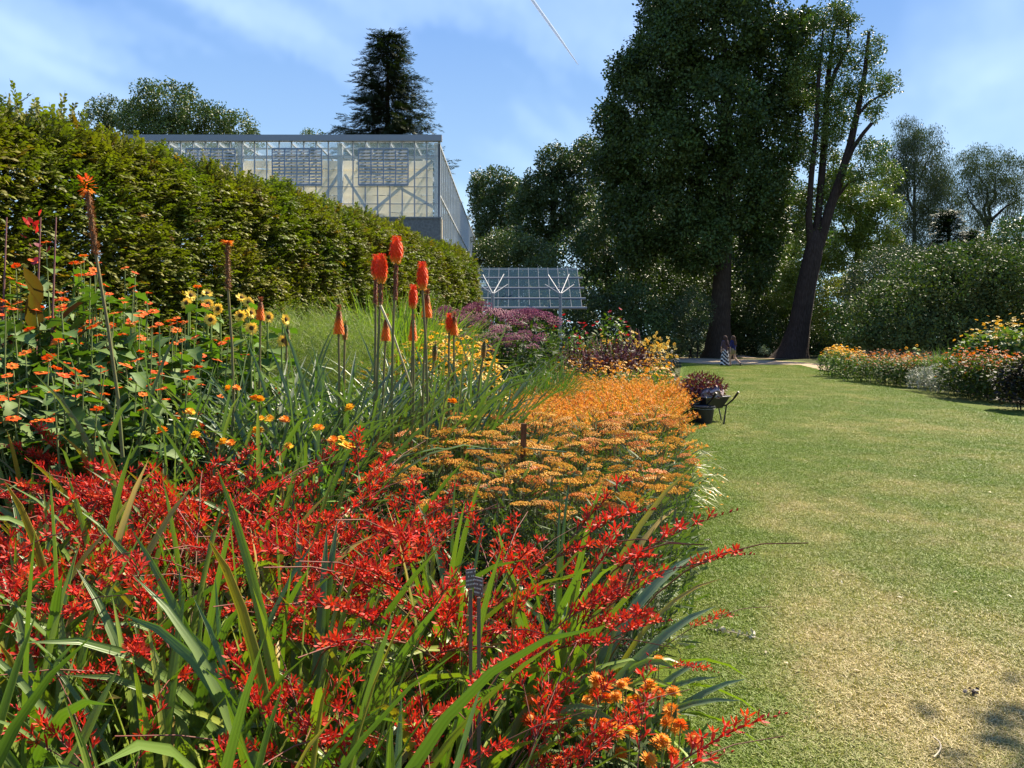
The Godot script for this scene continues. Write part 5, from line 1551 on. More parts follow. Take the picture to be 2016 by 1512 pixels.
	for k in 4:
		var m := MB.new()
		m.leaf(BLADE, Vector3.ZERO, Vector3(1, 0, 0), Vector3.UP, 0.36, 0.115, 0.45, 0.2, [Color(0.10, 0.06, 0.03), Color(0.12, 0.09, 0.03), Color(0.12, 0.05, 0.04), Color(0.15, 0.09, 0.07)][k], [Color(0.12, 0.06, 0.03), Color(0.16, 0.08, 0.03), Color(0.10, 0.03, 0.035), Color(0.14, 0.07, 0.06)][k])
		cl.append(m.build())
	for k in 17:
		var st: float = [-0.14, 0.08, 0.18][k % 3]
		var y := 0.6 + 1.2 * k / 16.0
		part(cn, "leaf", cl[k % 4], mats["leaf"], Transform3D(Basis(Vector3.UP, k * 2.3 + rf(-0.4, 0.4)) * Basis(Vector3(0, 0, 1), rf(0.75, 1.25)) * Basis(Vector3(1, 0, 0), rf(-0.5, 0.5)), Vector3(st, y, rf(-0.02, 0.02))))
	for x in [-0.14, 0.08, 0.18]:
		var m := MB.new()
		m.tube([Vector3(x * 0.4, 0, 0), Vector3(x, 1.5, 0.02), Vector3(x + 0.02, 2.38, 0.0)], [0.011, 0.008, 0.004], 6, Color(0.13, 0.07, 0.05), Color(0.20, 0.09, 0.08))
		part(cn, "stem", m.build(), mats["stalk"])
	var cf := MB.new()
	for i in 16:
		var p := Vector3(rf(-0.05, 0.05), rf(-0.25, 0.06), rf(-0.05, 0.05))
		cf.oval(p, Vector3(rf(-1, 1), rf(-0.2, 1), rf(-0.6, 1)).normalized(), rdir(), rf(0.05, 0.08), 0.03, jit(Color(0.62, 0.03, 0.02) if p.y > -0.06 else Color(0.20, 0.02, 0.04), 0.2), 0.4)
	part(cn, "flower", cf.build(true), mats["petal"], Transform3D(Basis.IDENTITY, Vector3(0.09, 2.32, 0.02)))

# ------------------------------------------------------------------ yarrow, silver edging, marigolds, labels
func yarrow_head(hue: Color) -> ArrayMesh:
	var m := MB.new()
	m.tube([Vector3(0, -0.10, 0), Vector3(0, -0.03, 0)], [0.0022, 0.0022], 3, Color(0.20, 0.21, 0.10), Color(0.22, 0.20, 0.09))
	for i in 9:
		var a := rf(0, TAU)
		var e := polar(a, rf(0.015, 0.04), -0.006)
		m.tube([Vector3(0, -0.04, 0), e], [0.0014, 0.0010], 3, Color(0.2, 0.2, 0.1), Color(0.22, 0.18, 0.08))
	for i in 95:
		var a := rf(0, TAU)
		var q := sqrt(rng.randf())
		var p := Vector3(cos(a) * q * 0.052, 0.010 * (1.0 - q * q) + rf(-0.004, 0.003), sin(a) * q * 0.046)
		m.bead(p, Vector3(rf(0.0045, 0.0065), rf(0.004, 0.006), rf(0.0045, 0.0065)), jit(hue, 0.22))
	return m.build(true)

func yarrow_and_edge() -> void:
	rng.seed = 61
	var heads := []
	for hue in [Color(0.64, 0.32, 0.022), Color(0.66, 0.35, 0.022), Color(0.62, 0.28, 0.025), Color(0.68, 0.39, 0.028), Color(0.60, 0.22, 0.03), Color(0.66, 0.36, 0.022)]:
		heads.append(yarrow_head(hue))
	var spots := scatter(-2.35, -0.20, 3.3, 7.1, 0.29, 1800, func(p): return p.x > -0.19 * -p.z and (p.z < -3.6 or p.x > 0.15) and not (p.z < -5.4 and p.x < -0.09 * -p.z + 0.1) and not (-p.z < 3.55 + 0.6 * maxf(0.0, 0.3 - p.x)))
	for q in spots:
		var sx: float = q[0] * 0.9774 + q[1] * 0.2113
		if q[1] > -4.2: q.append("terracotta yarrow clump directly behind the scarlet crocosmia")
		elif sx > -0.65: q.append("terracotta yarrow clump behind the silvery lawn edging")
		elif Vector2(q[0] - 0.05, q[1] + 4.5).length() < 0.75: q.append("terracotta yarrow clump around the wooden stake")
		elif q[1] < -6.2: q.append("terracotta yarrow clump meeting the orange crocosmia")
		elif q[0] < -0.35: q.append("terracotta yarrow clump beside the torch lily leaves")
	plant_out("yarrow", "terracotta orange yarrow with flat flower plates in the middle of the border", "plant", "terracotta yarrow", spots, func(o, _i):
		var m := MB.new()
		for k in 520:   # ferny grey-green leaves up the stems
			var p := dome(0.27, 0.90, 0.1)
			var d := (Vector3(p.x, 0, p.z).normalized() * 0.6 + rdir() * 0.5 + Vector3(0, 0.5, 0)).normalized()
			var col := jit([Color(0.10, 0.135, 0.055), Color(0.12, 0.15, 0.07), Color(0.085, 0.12, 0.05)][k % 3], 0.25)
			m.oval(p, d, rdir(), rf(0.06, 0.11), rf(0.009, 0.017), col, 0.2)
			for j in 2:
				m.oval(p + d * 0.03 * (j + 1), (d + rdir() * 1.1).normalized(), rdir(), 0.03, 0.006, col, 0.2)
		part(o, "foliage", m.build(true), mats["leaf"])
		var stems := MB.new()
		var tips := []
		for k in 13:
			var q := sqrt((k + 0.5) / 13.0)
			var tip := polar(k * 2.4, 0.25 * q, rf(0.84, 1.0) - 0.06 * q)
			stems.tube([tip * Vector3(0.4, 0, 0.4), tip * Vector3(0.8, 0.55, 0.8), tip - Vector3(0, 0.09, 0)], [0.003, 0.0028, 0.0024], 3, Color(0.13, 0.15, 0.06), Color(0.18, 0.19, 0.09))
			tips.append(tip)
		part(o, "stem", stems.build(true), mats["stalk"])
		for k in tips.size():
			part(o, "flower_head", heads[ri(0, 5)], mats["petal"], spun(tips[k], rf(0, TAU), rf(0.6, 1.3), rf(0, 0.28), rf(0, TAU)))
	, 5)
	# silver filigree along the edge
	var sv := []
	for i in 15:
		var p := bed(-0.30 + rf(-0.12, 0.08), 4.0 + 2.6 * i / 14.0)
		sv.append([p.x, p.z, rf(0.65, 0.92)])
	plant_out("silver_wormwood", "silvery ferny leaved edging plant beside the lawn", "plant", "silvery ferny edging", sv, func(o, _i):
		for f in 22:
			var a := rf(0, TAU)
			var m := MB.new()
			var d := (polar(a) * rf(0.5, 1.1) + Vector3.UP).normalized()
			var p := polar(a, 0.03)
			var len := rf(0.28, 0.48)
			for j in 14:
				var col := jit(Color(0.19, 0.225, 0.145), 0.2)
				p += d * len / 14.0
				d = (d + Vector3.DOWN * 0.09).normalized()
				var s := d.cross(Vector3.UP).normalized()
				for e in [-1.0, 1.0]:
					m.oval(p, (s * e + d * 0.35).normalized(), Vector3.UP, 0.065 * sin(PI * (j + 2.0) / 17.0), 0.007, col, 0.1)
			part(o, "frond", m.build(true), mats["grey_leaf"])
	, 3)
	# straw-tinted crocosmia leaves that flop over the edge further on
	var fl := []
	for i in 9:
		var p := bed(-0.22 + rf(-0.08, 0.08), 6.9 + 2.6 * i / 8.0)
		fl.append([p.x, p.z, rf(0.85, 1.1)])
	plant_out("edging_leaves", "cream and green striped arching leaves flopping over the lawn edge", "plant", "striped leaves along the edge", fl, func(o, _i):
		part(o, "blades", straps(70, 0.12, 0.4, 0.75, 0.016, 2.6, 0.9, [Color(0.38, 0.35, 0.15), Color(0.20, 0.22, 0.07), Color(0.12, 0.15, 0.05)], 5), mats["sword_leaf"]).set_meta("kind", "stuff")
		var m := MB.new()
		for k in 16:
			croc_flower(m, dome(0.3, 0.55, 0.4), rdir() + Vector3.UP, 1.1, Color(0.75, 0.2, 0.01), jit(Color(0.90, 0.36, 0.015), 0.15), 5)
		part(o, "flower_cluster", m.build(true), mats["petal"])
	, 3)
	# marigolds between the strap leaves and the red crocosmia
	var mg := []
	for q in [[690, 803, 4.35], [560, 828, 4.2], [515, 826, 4.2], [512, 787, 4.5], [465, 765, 4.6], [385, 858, 3.9], [322, 848, 3.9], [440, 872, 3.8], [655, 868, 3.9], [568, 880, 3.7], [690, 880, 3.7], [625, 845, 4.0], [893, 792, 5.3], [505, 850, 4.0], [375, 812, 4.3]]:
		mg.append(q)
	var gf := []
	for hue in [Color(0.85, 0.42, 0.02), Color(0.86, 0.55, 0.04), Color(0.82, 0.30, 0.015)]:
		var m := MB.new()
		for r in 3:
			daisy(m, Vector3(0, 0.006 * r, 0), Vector3.UP, 11, 0.030 - 0.007 * r, 0.016, 0.1 + 0.45 * r, hue, 0.002, hue)
		gf.append(m.build(true))
	for q in mg:
		var k: float = q[2] / 1582.0
		var h: float = 1.6 + (665.0 - q[1]) * k
		var o := thing("marigold", "golden marigold plant between strap leaves and red crocosmia", "flower", Vector3((q[0] - 1008) * k, 0, -q[2]), 0.0, "marigolds behind the red crocosmia")
		part(o, "foliage", leafy(0.07, h - 0.03, 50, 0.06, 0.018, [Color(0.10, 0.19, 0.035), Color(0.13, 0.22, 0.04)], 0.2, 0.3, 0.45), mats["leaf"])
		for e in ri(1, 2):
			part(o, "flower", gf[ri(0, 2)], mats["petal"], spun(Vector3(rf(-0.04, 0.04) * e, h, rf(-0.04, 0.04) * e), 0.0, rf(0.8, 1.1), rf(0.1, 0.6), rf(0, TAU)))
	# wooden stake among the yarrow
	var st := thing("garden_stake", "brown wooden stake with string standing among the yarrow", "stake", Vector3(0.05, 0.68, -4.50))
	st.position.y = 0.0
	var sm := MB.new()
	sm.box(Vector3(0, 0.56, 0), Vector3(0.032, 1.12, 0.03), Color(0.20, 0.11, 0.055), Basis(Vector3(0, 0, 1), -0.03))
	part(st, "post", sm.build(true), mats["bark"])
	var sg := MB.new()
	sg.tube([Vector3(-0.30, 0.985, 0.05), Vector3(-0.05, 0.98, 0.022), Vector3(0.03, 0.985, 0.022), Vector3(0.25, 0.97, 0.08)], [0.004, 0.004, 0.004, 0.004], 4, Color(0.05, 0.10, 0.04), Color(0.05, 0.10, 0.04))
	part(st, "string", sg.build(), mats["plastic"])
	# plant label in the crocosmia
	var lb := thing("plant_label", "pair of small dark engraved plates on stakes among the crocosmia", "plant label", Vector3(-0.10, 0.80, -2.15))
	lb.position.y = 0.0
	for e in [[-0.012, 0.95, -0.02, 0.5], [0.012, 0.94, 0.02, -0.65]]:
		var pm := MB.new()
		pm.box(Vector3(0, 0, 0), Vector3(0.028, 0.050, 0.004), Color(0.10, 0.075, 0.075))
		var pl := part(lb, "plate", pm.build(true), mats["plastic"], Transform3D(Basis(Vector3.UP, e[3]), Vector3(e[0], e[1], e[2])))
		var tm := MB.new()
		for j in 4:
			for i in 6:
				if rng.randf() < 0.75:
					tm.box(Vector3(-0.012 + 0.0048 * i, 0.018 - 0.011 * j, 0.0026), Vector3(0.003, 0.004, 0.001), Color(0.45, 0.43, 0.40))
		part(pl, "engraving", tm.build(true), mats["plastic"])
		var pp := MB.new()
		pp.box(Vector3(e[0], (e[1] - 0.03) * 0.5, e[2] - 0.003), Vector3(0.010, e[1] - 0.03, 0.004), Color(0.10, 0.08, 0.07))
		part(lb, "stake", pp.build(true), mats["plastic"])

# ------------------------------------------------------------------ red crocosmia
var sword_lib := []
var wide_lib := []
var spray_lib := []

func crocosmia_parts() -> void:
	var greens := [Color(0.155, 0.210, 0.036), Color(0.115, 0.180, 0.038), Color(0.205, 0.240, 0.042), Color(0.105, 0.160, 0.040)]
	for k in 18:
		var m := MB.new()
		var c: Color = greens[k % 4]
		var tip := c
		if k % 6 == 5: tip = Color(0.34, 0.22, 0.04)
		if k == 11: c = Color(0.34, 0.27, 0.06)
		m.sword(Vector3.ZERO, (Vector3.UP + Vector3(rf(0.05, 0.55), 0, 0)).normalized(), rf(0.85, 1.25), rf(0.024, 0.042), rf(0.3, 2.0), 9, c, tip, 0.10, rf(-1.2, 1.2), Vector3(0, 0, rf(-0.25, 0.25)))
		sword_lib.append(m.build())
	for k in 9:
		var m := MB.new()
		var c: Color = [Color(0.165, 0.235, 0.048), Color(0.15, 0.205, 0.10), Color(0.21, 0.265, 0.045)][k % 3]
		m.sword(Vector3.ZERO, (Vector3.UP + Vector3(rf(0.05, 0.75), 0, 0)).normalized(), rf(0.85, 1.15), rf(0.030, 0.044), rf(0.2, 2.0), 9, c, c * 1.05, 0.09, rf(-1.3, 1.3), Vector3(0, 0, rf(-0.2, 0.2)))
		wide_lib.append(m.build())
	for k in 12:
		var sm := MB.new()
		var fm := MB.new()
		var p := Vector3.ZERO
		var d := (Vector3.UP + Vector3(rf(0.10, 0.32), 0, rf(-0.1, 0.1))).normalized()
		var pts := [p]
		var rad := [0.0042]
		var total := rf(1.20, 1.42)
		var nseg := 9
		for i in nseg:
			p += d * total / nseg
			d = (d + Vector3(0.10, -0.07 - 0.013 * i, rf(-0.06, 0.06))).normalized()
			pts.append(p)
			rad.append(0.0040 - 0.0003 * i)
		var stem_a := Color(0.13, 0.13, 0.04)
		var stem_b := Color(0.17, 0.05, 0.035)
		sm.tube(pts, rad, 4, stem_a, stem_b)
		var spikes := [[6, pts[6], d, 0.0]]
		for e in ri(1, 3):
			var bi := ri(4, 6)
			spikes.append([bi, pts[bi], Vector3(rf(0.3, 0.9), rf(0.4, 0.9), rf(-0.9, 0.9)).normalized(), 1.0])
		for s in spikes:
			var q: Vector3 = s[1]
			var sd: Vector3 = s[2]
			var main: bool = s[3] == 0.0
			if main: sd = (pts[7] - pts[6]).normalized()
			var bare := 0.0 if main else rf(0.08, 0.16)
			if bare > 0.0:
				sm.tube([q, q + sd * bare], [0.0022, 0.0018], 3, stem_b, stem_b)
				q += sd * bare
			var len := rf(0.20, 0.30)
			var n := ri(13, 18)
			var prev := q
			var zig := sd.cross(Vector3.UP).normalized()
			for i in n:
				var t := float(i) / n
				var sgn := -1.0 if i % 2 == 0 else 1.0
				q += sd * len / n + zig * sgn * 0.0015
				sd = (sd + Vector3(0, -0.025, 0)).normalized()
				if i % 3 == 2 or i == n - 1:
					sm.tube([prev, q], [0.0019 * (1.2 - t), 0.0017 * (1.1 - t) + 0.0003], 3, stem_b, stem_b)
					prev = q
				var fd := (Vector3.UP * rf(0.35, 0.9) + zig * sgn * rf(0.4, 0.9) + sd * rf(0.3, 0.8)).normalized()
				if t < 0.70:
					if rng.randf() < 0.16:
						continue
					var hue := jit(Color(0.50, 0.026, 0.014), 0.22)
					if rng.randf() < 0.3: hue = jit(Color(0.55, 0.055, 0.012), 0.2)
					croc_flower(fm, q, fd, rf(0.78, 1.05), Color(0.36, 0.014, 0.014), hue, 6, rf(0.55, 1.0) if rng.randf() < 0.75 else 0.1)
				else:
					fm.lathe([[0.001, 0.0], [0.0032, 0.010 * (1.4 - t)], [0.0, 0.024 * (1.5 - t)]], 4, q, fd, Color(0.35, 0.03, 0.02), Color(0.52, 0.02, 0.02))
		spray_lib.append([sm.build(), fm.build(true)])

func crocosmia_clump(at: Vector3, leaves: int, sprays: int, wide: bool, label: String, group: String, tall: float, lean_to := 0.0, lean := 0.0, leafy_ := 1.0) -> void:
	var o := thing("red_crocosmia", label, "plant", at, 0.0, group)
	for k in leaves:
		var lib: Array = wide_lib if wide and rng.randf() < 0.7 else sword_lib
		part(o, "leaf", lib[ri(0, lib.size() - 1)], mats["sword_leaf"], spun(polar(rf(0, TAU), rf(0, 0.09)), rf(0, TAU), tall * leafy_ * rf(0.66, 1.04), lean * rf(0.3, 1.0), lean_to))
	for k in sprays:
		var sp: Array = spray_lib[ri(0, spray_lib.size() - 1)]
		var st := part(o, "flower_stem", sp[0], mats["stalk"], spun(polar(rf(0, TAU), rf(0, 0.08)), rf(0, TAU), tall * rf(0.86, 1.12), lean * rf(0.6, 1.3), lean_to))
		part(st, "flower_spray", sp[1], mats["petal"]).set_meta("kind", "stuff")

func red_crocosmia() -> void:
	rng.seed = 4242
	crocosmia_parts()
	var grp := "scarlet crocosmia at the front of the border"
	var spots := []
	for i in 1500:
		var d := rf(1.5, 4.35)
		var x := rf(-0.66 * d - 0.25, 0.216 * d - 0.34)
		var far := 4.3 if x < -1.2 else (3.75 if x < -0.8 else (3.3 if x < -0.3 else 2.95))
		if d > far or (d < 2.0 and x > -0.05):
			continue
		if x > -0.14 and d < 2.85:      # strawflowers grow in this corner
			continue
		var ok := true
		for q in spots:
			if Vector2(q.x - x, q.y - d).length() < 0.30:
				ok = false
				break
		if ok:
			spots.append(Vector2(x, d))
	for q in spots:
		var x: float = q.x
		var d: float = q.y
		var s := x * 0.9774 - d * 0.2113
		var front := (d < 2.45 and x < -0.55) or (d < 2.0 and x < -0.1)
		var label := "scarlet crocosmia clump with sword leaves at the front of the border"
		if x > -0.45 and x < 0.1 and d < 2.6: label = "scarlet crocosmia clump around the small plant label"
		elif d > 3.2 and x < -1.5: label = "scarlet crocosmia clump in front of the orange red daisies"
		elif d > 3.0 and x < -0.4: label = "scarlet crocosmia clump in front of the torch lily leaves"
		elif d > 2.4 and x > -0.4: label = "scarlet crocosmia clump in front of the terracotta yarrow"
		var leaves := 26
		var sprays := 6
		if front:
			label = "leafy scarlet crocosmia clump nearest the camera, " + ("at the photo's left corner" if x < -0.85 else ("in the bottom middle" if x > -0.45 else "between the left corner and the bottom middle"))
			leaves = 40
			sprays = 1
		if s > -0.62:
			label = "scarlet crocosmia clump spilling over the lawn edge"
			crocosmia_clump(Vector3(x, 0, -d), 30, 7, true, label, grp, rf(0.74, 0.84), PI * 0.5, -0.12)
			continue
		crocosmia_clump(Vector3(x, 0, -d), leaves, sprays, false, label, grp, rf(0.92, 1.0) * (1.06 if d > 3.0 else 1.0) if not front else rf(0.78, 0.88), 0.0, 0.0, 1.22 if front else 1.0)
	# broad bright leaves standing up out of the red flowers
	for q in [[0.0, 2.75], [0.14, 2.95], [0.20, 3.05], [-0.80, 3.0], [-0.28, 1.72]]:
		crocosmia_clump(Vector3(q[0], 0, -q[1]), 26, 1, true, "broad bright green sword leaves rising above the scarlet flowers", grp, rf(0.98, 1.06) if q[1] > 2.0 else 0.92)
	mark("crocosmia clumps %d" % spots.size())

# ------------------------------------------------------------------ strawflowers in the corner
func strawflowers() -> void:
	rng.seed = 51
	var heads := []
	for hue in [Color(0.85, 0.34, 0.03), Color(0.84, 0.26, 0.02), Color(0.80, 0.14, 0.02)]:
		var m := MB.new()
		for r in 4:
			daisy(m, Vector3(0, 0.003 * r, 0), Vector3.UP, 14, 0.026 - 0.004 * r, 0.007, -0.05 + 0.32 * r, hue * (0.85 + 0.1 * r), 0.004, hue)
		m.lathe([[0.012, 0.008], [0.011, 0.013], [0.006, 0.016], [0.0, 0.017]], 9, Vector3.ZERO, Vector3.UP, Color(0.70, 0.30, 0.02), Color(0.45, 0.18, 0.02))
		heads.append(m.build(true))
	for q in [[0.25, 2.42], [0.36, 2.46], [0.44, 2.58], [0.33, 2.64], [0.20, 2.55], [0.42, 2.36], [0.31, 2.32], [0.48, 2.70], [-0.66, 1.95]]:
		var o := thing("strawflower", "orange strawflower plant in the near corner of the bed by the lawn" if q[0] > 0.0 else "orange strawflower plant half hidden under the front crocosmia leaves", "flower", Vector3(q[0], 0, -q[1]), 0.0, "orange strawflowers")
		part(o, "foliage", leafy(0.14, 0.42, 150, 0.08, 0.014, [Color(0.09, 0.13, 0.04), Color(0.11, 0.15, 0.05)], 0.25, 0.6, 0.1), mats["leaf"])
		for k in 6:
			var p := polar(rf(0, TAU), rf(0.03, 0.15), rf(0.36, 0.52))
			var m := MB.new()
			m.tube([p * Vector3(0.3, 0, 0.3), p * Vector3(0.8, 0.6, 0.8), p], [0.003, 0.0025, 0.002], 4, Color(0.12, 0.15, 0.05), Color(0.14, 0.17, 0.06))
			var st := part(o, "stem", m.build(true), mats["stalk"])
			part(st, "flower", heads[ri(0, 2)], mats["petal"], spun(p, 0.0, rf(0.85, 1.15), rf(0.1, 0.9), rf(0, TAU)))

# ------------------------------------------------------------------ wheelbarrow and buckets
func bucket(label: String, at: Vector3, r0: float, r1: float, h: float) -> Node3D:
	var o := thing("bucket", label, "bucket", at, 0.0, "")
	var m := MB.new()
	var c := Color(0.018, 0.018, 0.020)
	m.lathe([[0.0, 0.004], [r0, 0.0], [r0 + 0.004, 0.01], [r1, h - 0.03], [r1 + 0.012, h - 0.028], [r1 + 0.012, h], [r1 - 0.004, h], [r1 - 0.012, h - 0.04], [r0 - 0.008, 0.02], [0.0, 0.018]], 28, Vector3.ZERO, Vector3.UP, c, c)
	part(o, "body", m.build(), mats["plastic"])
	var g := MB.new()
	var pts := []
	var rad := []
	for i in 13:
		var a := PI * i / 12.0
		pts.append(Vector3(cos(a) * (r1 + 0.012), h - 0.03 - sin(a) * 0.02, sin(a) * (r1 + 0.014)))
		rad.append(0.003)
	g.tube(pts, rad, 4, Color(0.3, 0.3, 0.3), Color(0.3, 0.3, 0.3))
	part(o, "handle", g.build(), mats["plastic"])
	return o

func clippings(label: String, at: Vector3, r: Vector3, n: int) -> void:
	var o := thing("plant_clippings", label, "plants", at, 0.0, "")
	var m := MB.new()
	for i in n:
		var d := rdir()
		if d.y < -0.3: continue
		var p := d * r * sqrt(rng.randf())
		var col: Color = jit([Color(0.11, 0.018, 0.045), Color(0.075, 0.016, 0.032), Color(0.16, 0.035, 0.07), Color(0.10, 0.12, 0.04)][ri(0, 3) if rng.randf() < 0.3 else ri(0, 2)], 0.3)
		m.oval(p, (d + rdir() * 0.8 + Vector3(0, -0.2, 0)).normalized(), rdir(), rf(0.05, 0.10), rf(0.015, 0.03), col, 0.3)
	part(o, "foliage", m.build(true), mats["leaf"])
	var s := MB.new()
	for i in 14:
		var d := rdir()
		d.y = absf(d.y) * 0.7
		var e := d * r * rf(1.0, 1.3)
		s.tube([e * 0.3, e * 0.8 + Vector3(0, 0.06, 0), e], [0.006, 0.005, 0.003], 4, Color(0.14, 0.04, 0.05), Color(0.2, 0.05, 0.07))
		for j in 9:
			var t := rf(0.5, 1.05)
			s.oval(e * t + Vector3(0, 0.05 * (1.0 - t), 0), rdir(), rdir(), rf(0.03, 0.06), 0.016, jit(Color(0.15, 0.025, 0.055), 0.3), 0.3)
	part(o, "stem", s.build(true), mats["leaf"])

func barrow() -> void:
	rng.seed = 121
	var at := Vector3(3.68, 0.02, -15.35)
	var turn := -1.05
	var o := thing("wheelbarrow", "black wheelbarrow with long handle parked on the lawn by the border", "wheelbarrow", at, turn)
	var black := Color(0.022, 0.022, 0.024)
	# tray: a bevelled pan wider at the top, longer slope at the wheel end (-x)
	var m := MB.new()
	var low := [Vector3(-0.30, 0.25, -0.20), Vector3(0.26, 0.25, -0.20), Vector3(0.26, 0.25, 0.20), Vector3(-0.30, 0.25, 0.20)]
	var top := [Vector3(-0.58, 0.52, -0.31), Vector3(0.36, 0.47, -0.31), Vector3(0.36, 0.47, 0.31), Vector3(-0.58, 0.52, 0.31)]
	m.quad(low[0], low[1], low[2], low[3], black)
	for i in 4:
		var j := (i + 1) % 4
		m.quad(low[i], low[j], top[j], top[i], black)
	part(o, "tray", m.build(true), mats["plastic"])
	var rim := MB.new()
	for i in 4:
		rim.tube([top[i], top[(i + 1) % 4]], [0.014, 0.014], 6, Color(0.20, 0.18, 0.18), Color(0.20, 0.18, 0.18), true)
	part(o, "rim", rim.build(), mats["plastic"])
	for s in [-1.0, 1.0]:
		var h := MB.new()
		h.tube([Vector3(-0.62, 0.19, 0.05 * s), Vector3(-0.25, 0.23, 0.20 * s), Vector3(0.30, 0.30, 0.26 * s), Vector3(0.46, 0.42, 0.28 * s), Vector3(0.56, 0.53, 0.28 * s)], [0.016, 0.016, 0.016, 0.016, 0.016], 8, black, black, true)
		var hp := part(o, "handle", h.build(), mats["plastic"])
		var g := MB.new()
		g.tube([Vector3(0.49, 0.455, 0.28 * s), Vector3(0.60, 0.575, 0.28 * s)], [0.022, 0.020], 8, Color(0.01, 0.01, 0.01), Color(0.01, 0.01, 0.01), true)
		part(hp, "grip", g.build(), mats["plastic"])
		var l := MB.new()
		l.tube([Vector3(0.12, 0.27, 0.24 * s), Vector3(0.20, 0.0, 0.24 * s), Vector3(0.27, 0.0, 0.24 * s), Vector3(0.31, 0.31, 0.26 * s)], [0.014, 0.014, 0.014, 0.014], 6, black, black, true)
		part(o, "leg", l.build(), mats["plastic"])
	var w := MB.new()
	w.lathe([[0.10, -0.04], [0.165, -0.045], [0.185, -0.02], [0.185, 0.02], [0.165, 0.045], [0.10, 0.04]], 20, Vector3(-0.62, 0.185, 0), Vector3(0, 0, 1), Color(0.02, 0.02, 0.02), Color(0.02, 0.02, 0.02))
	var wh := part(o, "wheel", w.build(), mats["cloth"])
	var hub := MB.new()
	hub.lathe([[0.0, -0.05], [0.105, -0.03], [0.105, 0.03], [0.0, 0.05]], 16, Vector3(-0.62, 0.185, 0), Vector3(0, 0, 1), Color(0.25, 0.25, 0.24), Color(0.25, 0.25, 0.24))
	part(wh, "rim", hub.build(), mats["plastic"])
	# a pale sack lining the barrow, its edge folded over
	var sack := thing("garden_sack", "pale pinkish sack lining the wheelbarrow, its edges showing", "sack", at, turn)
	var sk := MB.new()
	var n := 40
	for i in n + 1:
		var a := TAU * i / n
		var e := Vector3(-0.11 + 0.49 * cos(a), 0, 0.32 * sin(a))
		var wob := 0.04 * sin(a * 5.0) + 0.03 * sin(a * 9.0 + 1.0)
		sk.vert(e * 0.93 + Vector3(0, 0.44, 0), Color(0.34, 0.26, 0.26))
		sk.vert(e * (0.97 + wob * 0.4) + Vector3(0, 0.60 + wob + 0.05 * absf(cos(a)), 0), Color(0.42, 0.33, 0.32))
		sk.vert(e * (1.07 + wob * 0.6) + Vector3(0, 0.55 + wob, 0), Color(0.40, 0.31, 0.30))
	for i in n:
		var b := i * 3
		sk.tri(b, b + 3, b + 1); sk.tri(b + 1, b + 3, b + 4)
		sk.tri(b + 1, b + 4, b + 2); sk.tri(b + 2, b + 4, b + 5)
	part(sack, "cloth", sk.build(), mats["cloth"])
	clippings("heap of dark maroon plant clippings filling the wheelbarrow", at + Vector3(-0.05, 0.58, 0.0), Vector3(0.46, 0.34, 0.40), 2000)
	bucket("black plastic bucket standing in front of the wheelbarrow", Vector3(3.53, 0.02, -14.75), 0.135, 0.185, 0.33)
	bucket("second black bucket behind, mostly hidden by orange flowers", Vector3(3.36, 0.02, -15.15), 0.135, 0.185, 0.40)
	clippings("smaller heap of maroon and green clippings in the rear bucket", Vector3(3.37, 0.50, -15.15), Vector3(0.19, 0.24, 0.19), 420)
	var tr := thing("hand_tool", "short dark handled tool stuck in the turf by the bucket", "tool", Vector3(3.83, 0.02, -14.55), 0.4)
	var tm := MB.new()
	tm.tube([Vector3.ZERO, Vector3(0.02, 0.10, 0), Vector3(0.03, 0.17, 0.0)], [0.012, 0.016, 0.015], 6, Color(0.02, 0.02, 0.02), Color(0.03, 0.03, 0.03), true)
	part(tr, "grip", tm.build(), mats["plastic"])

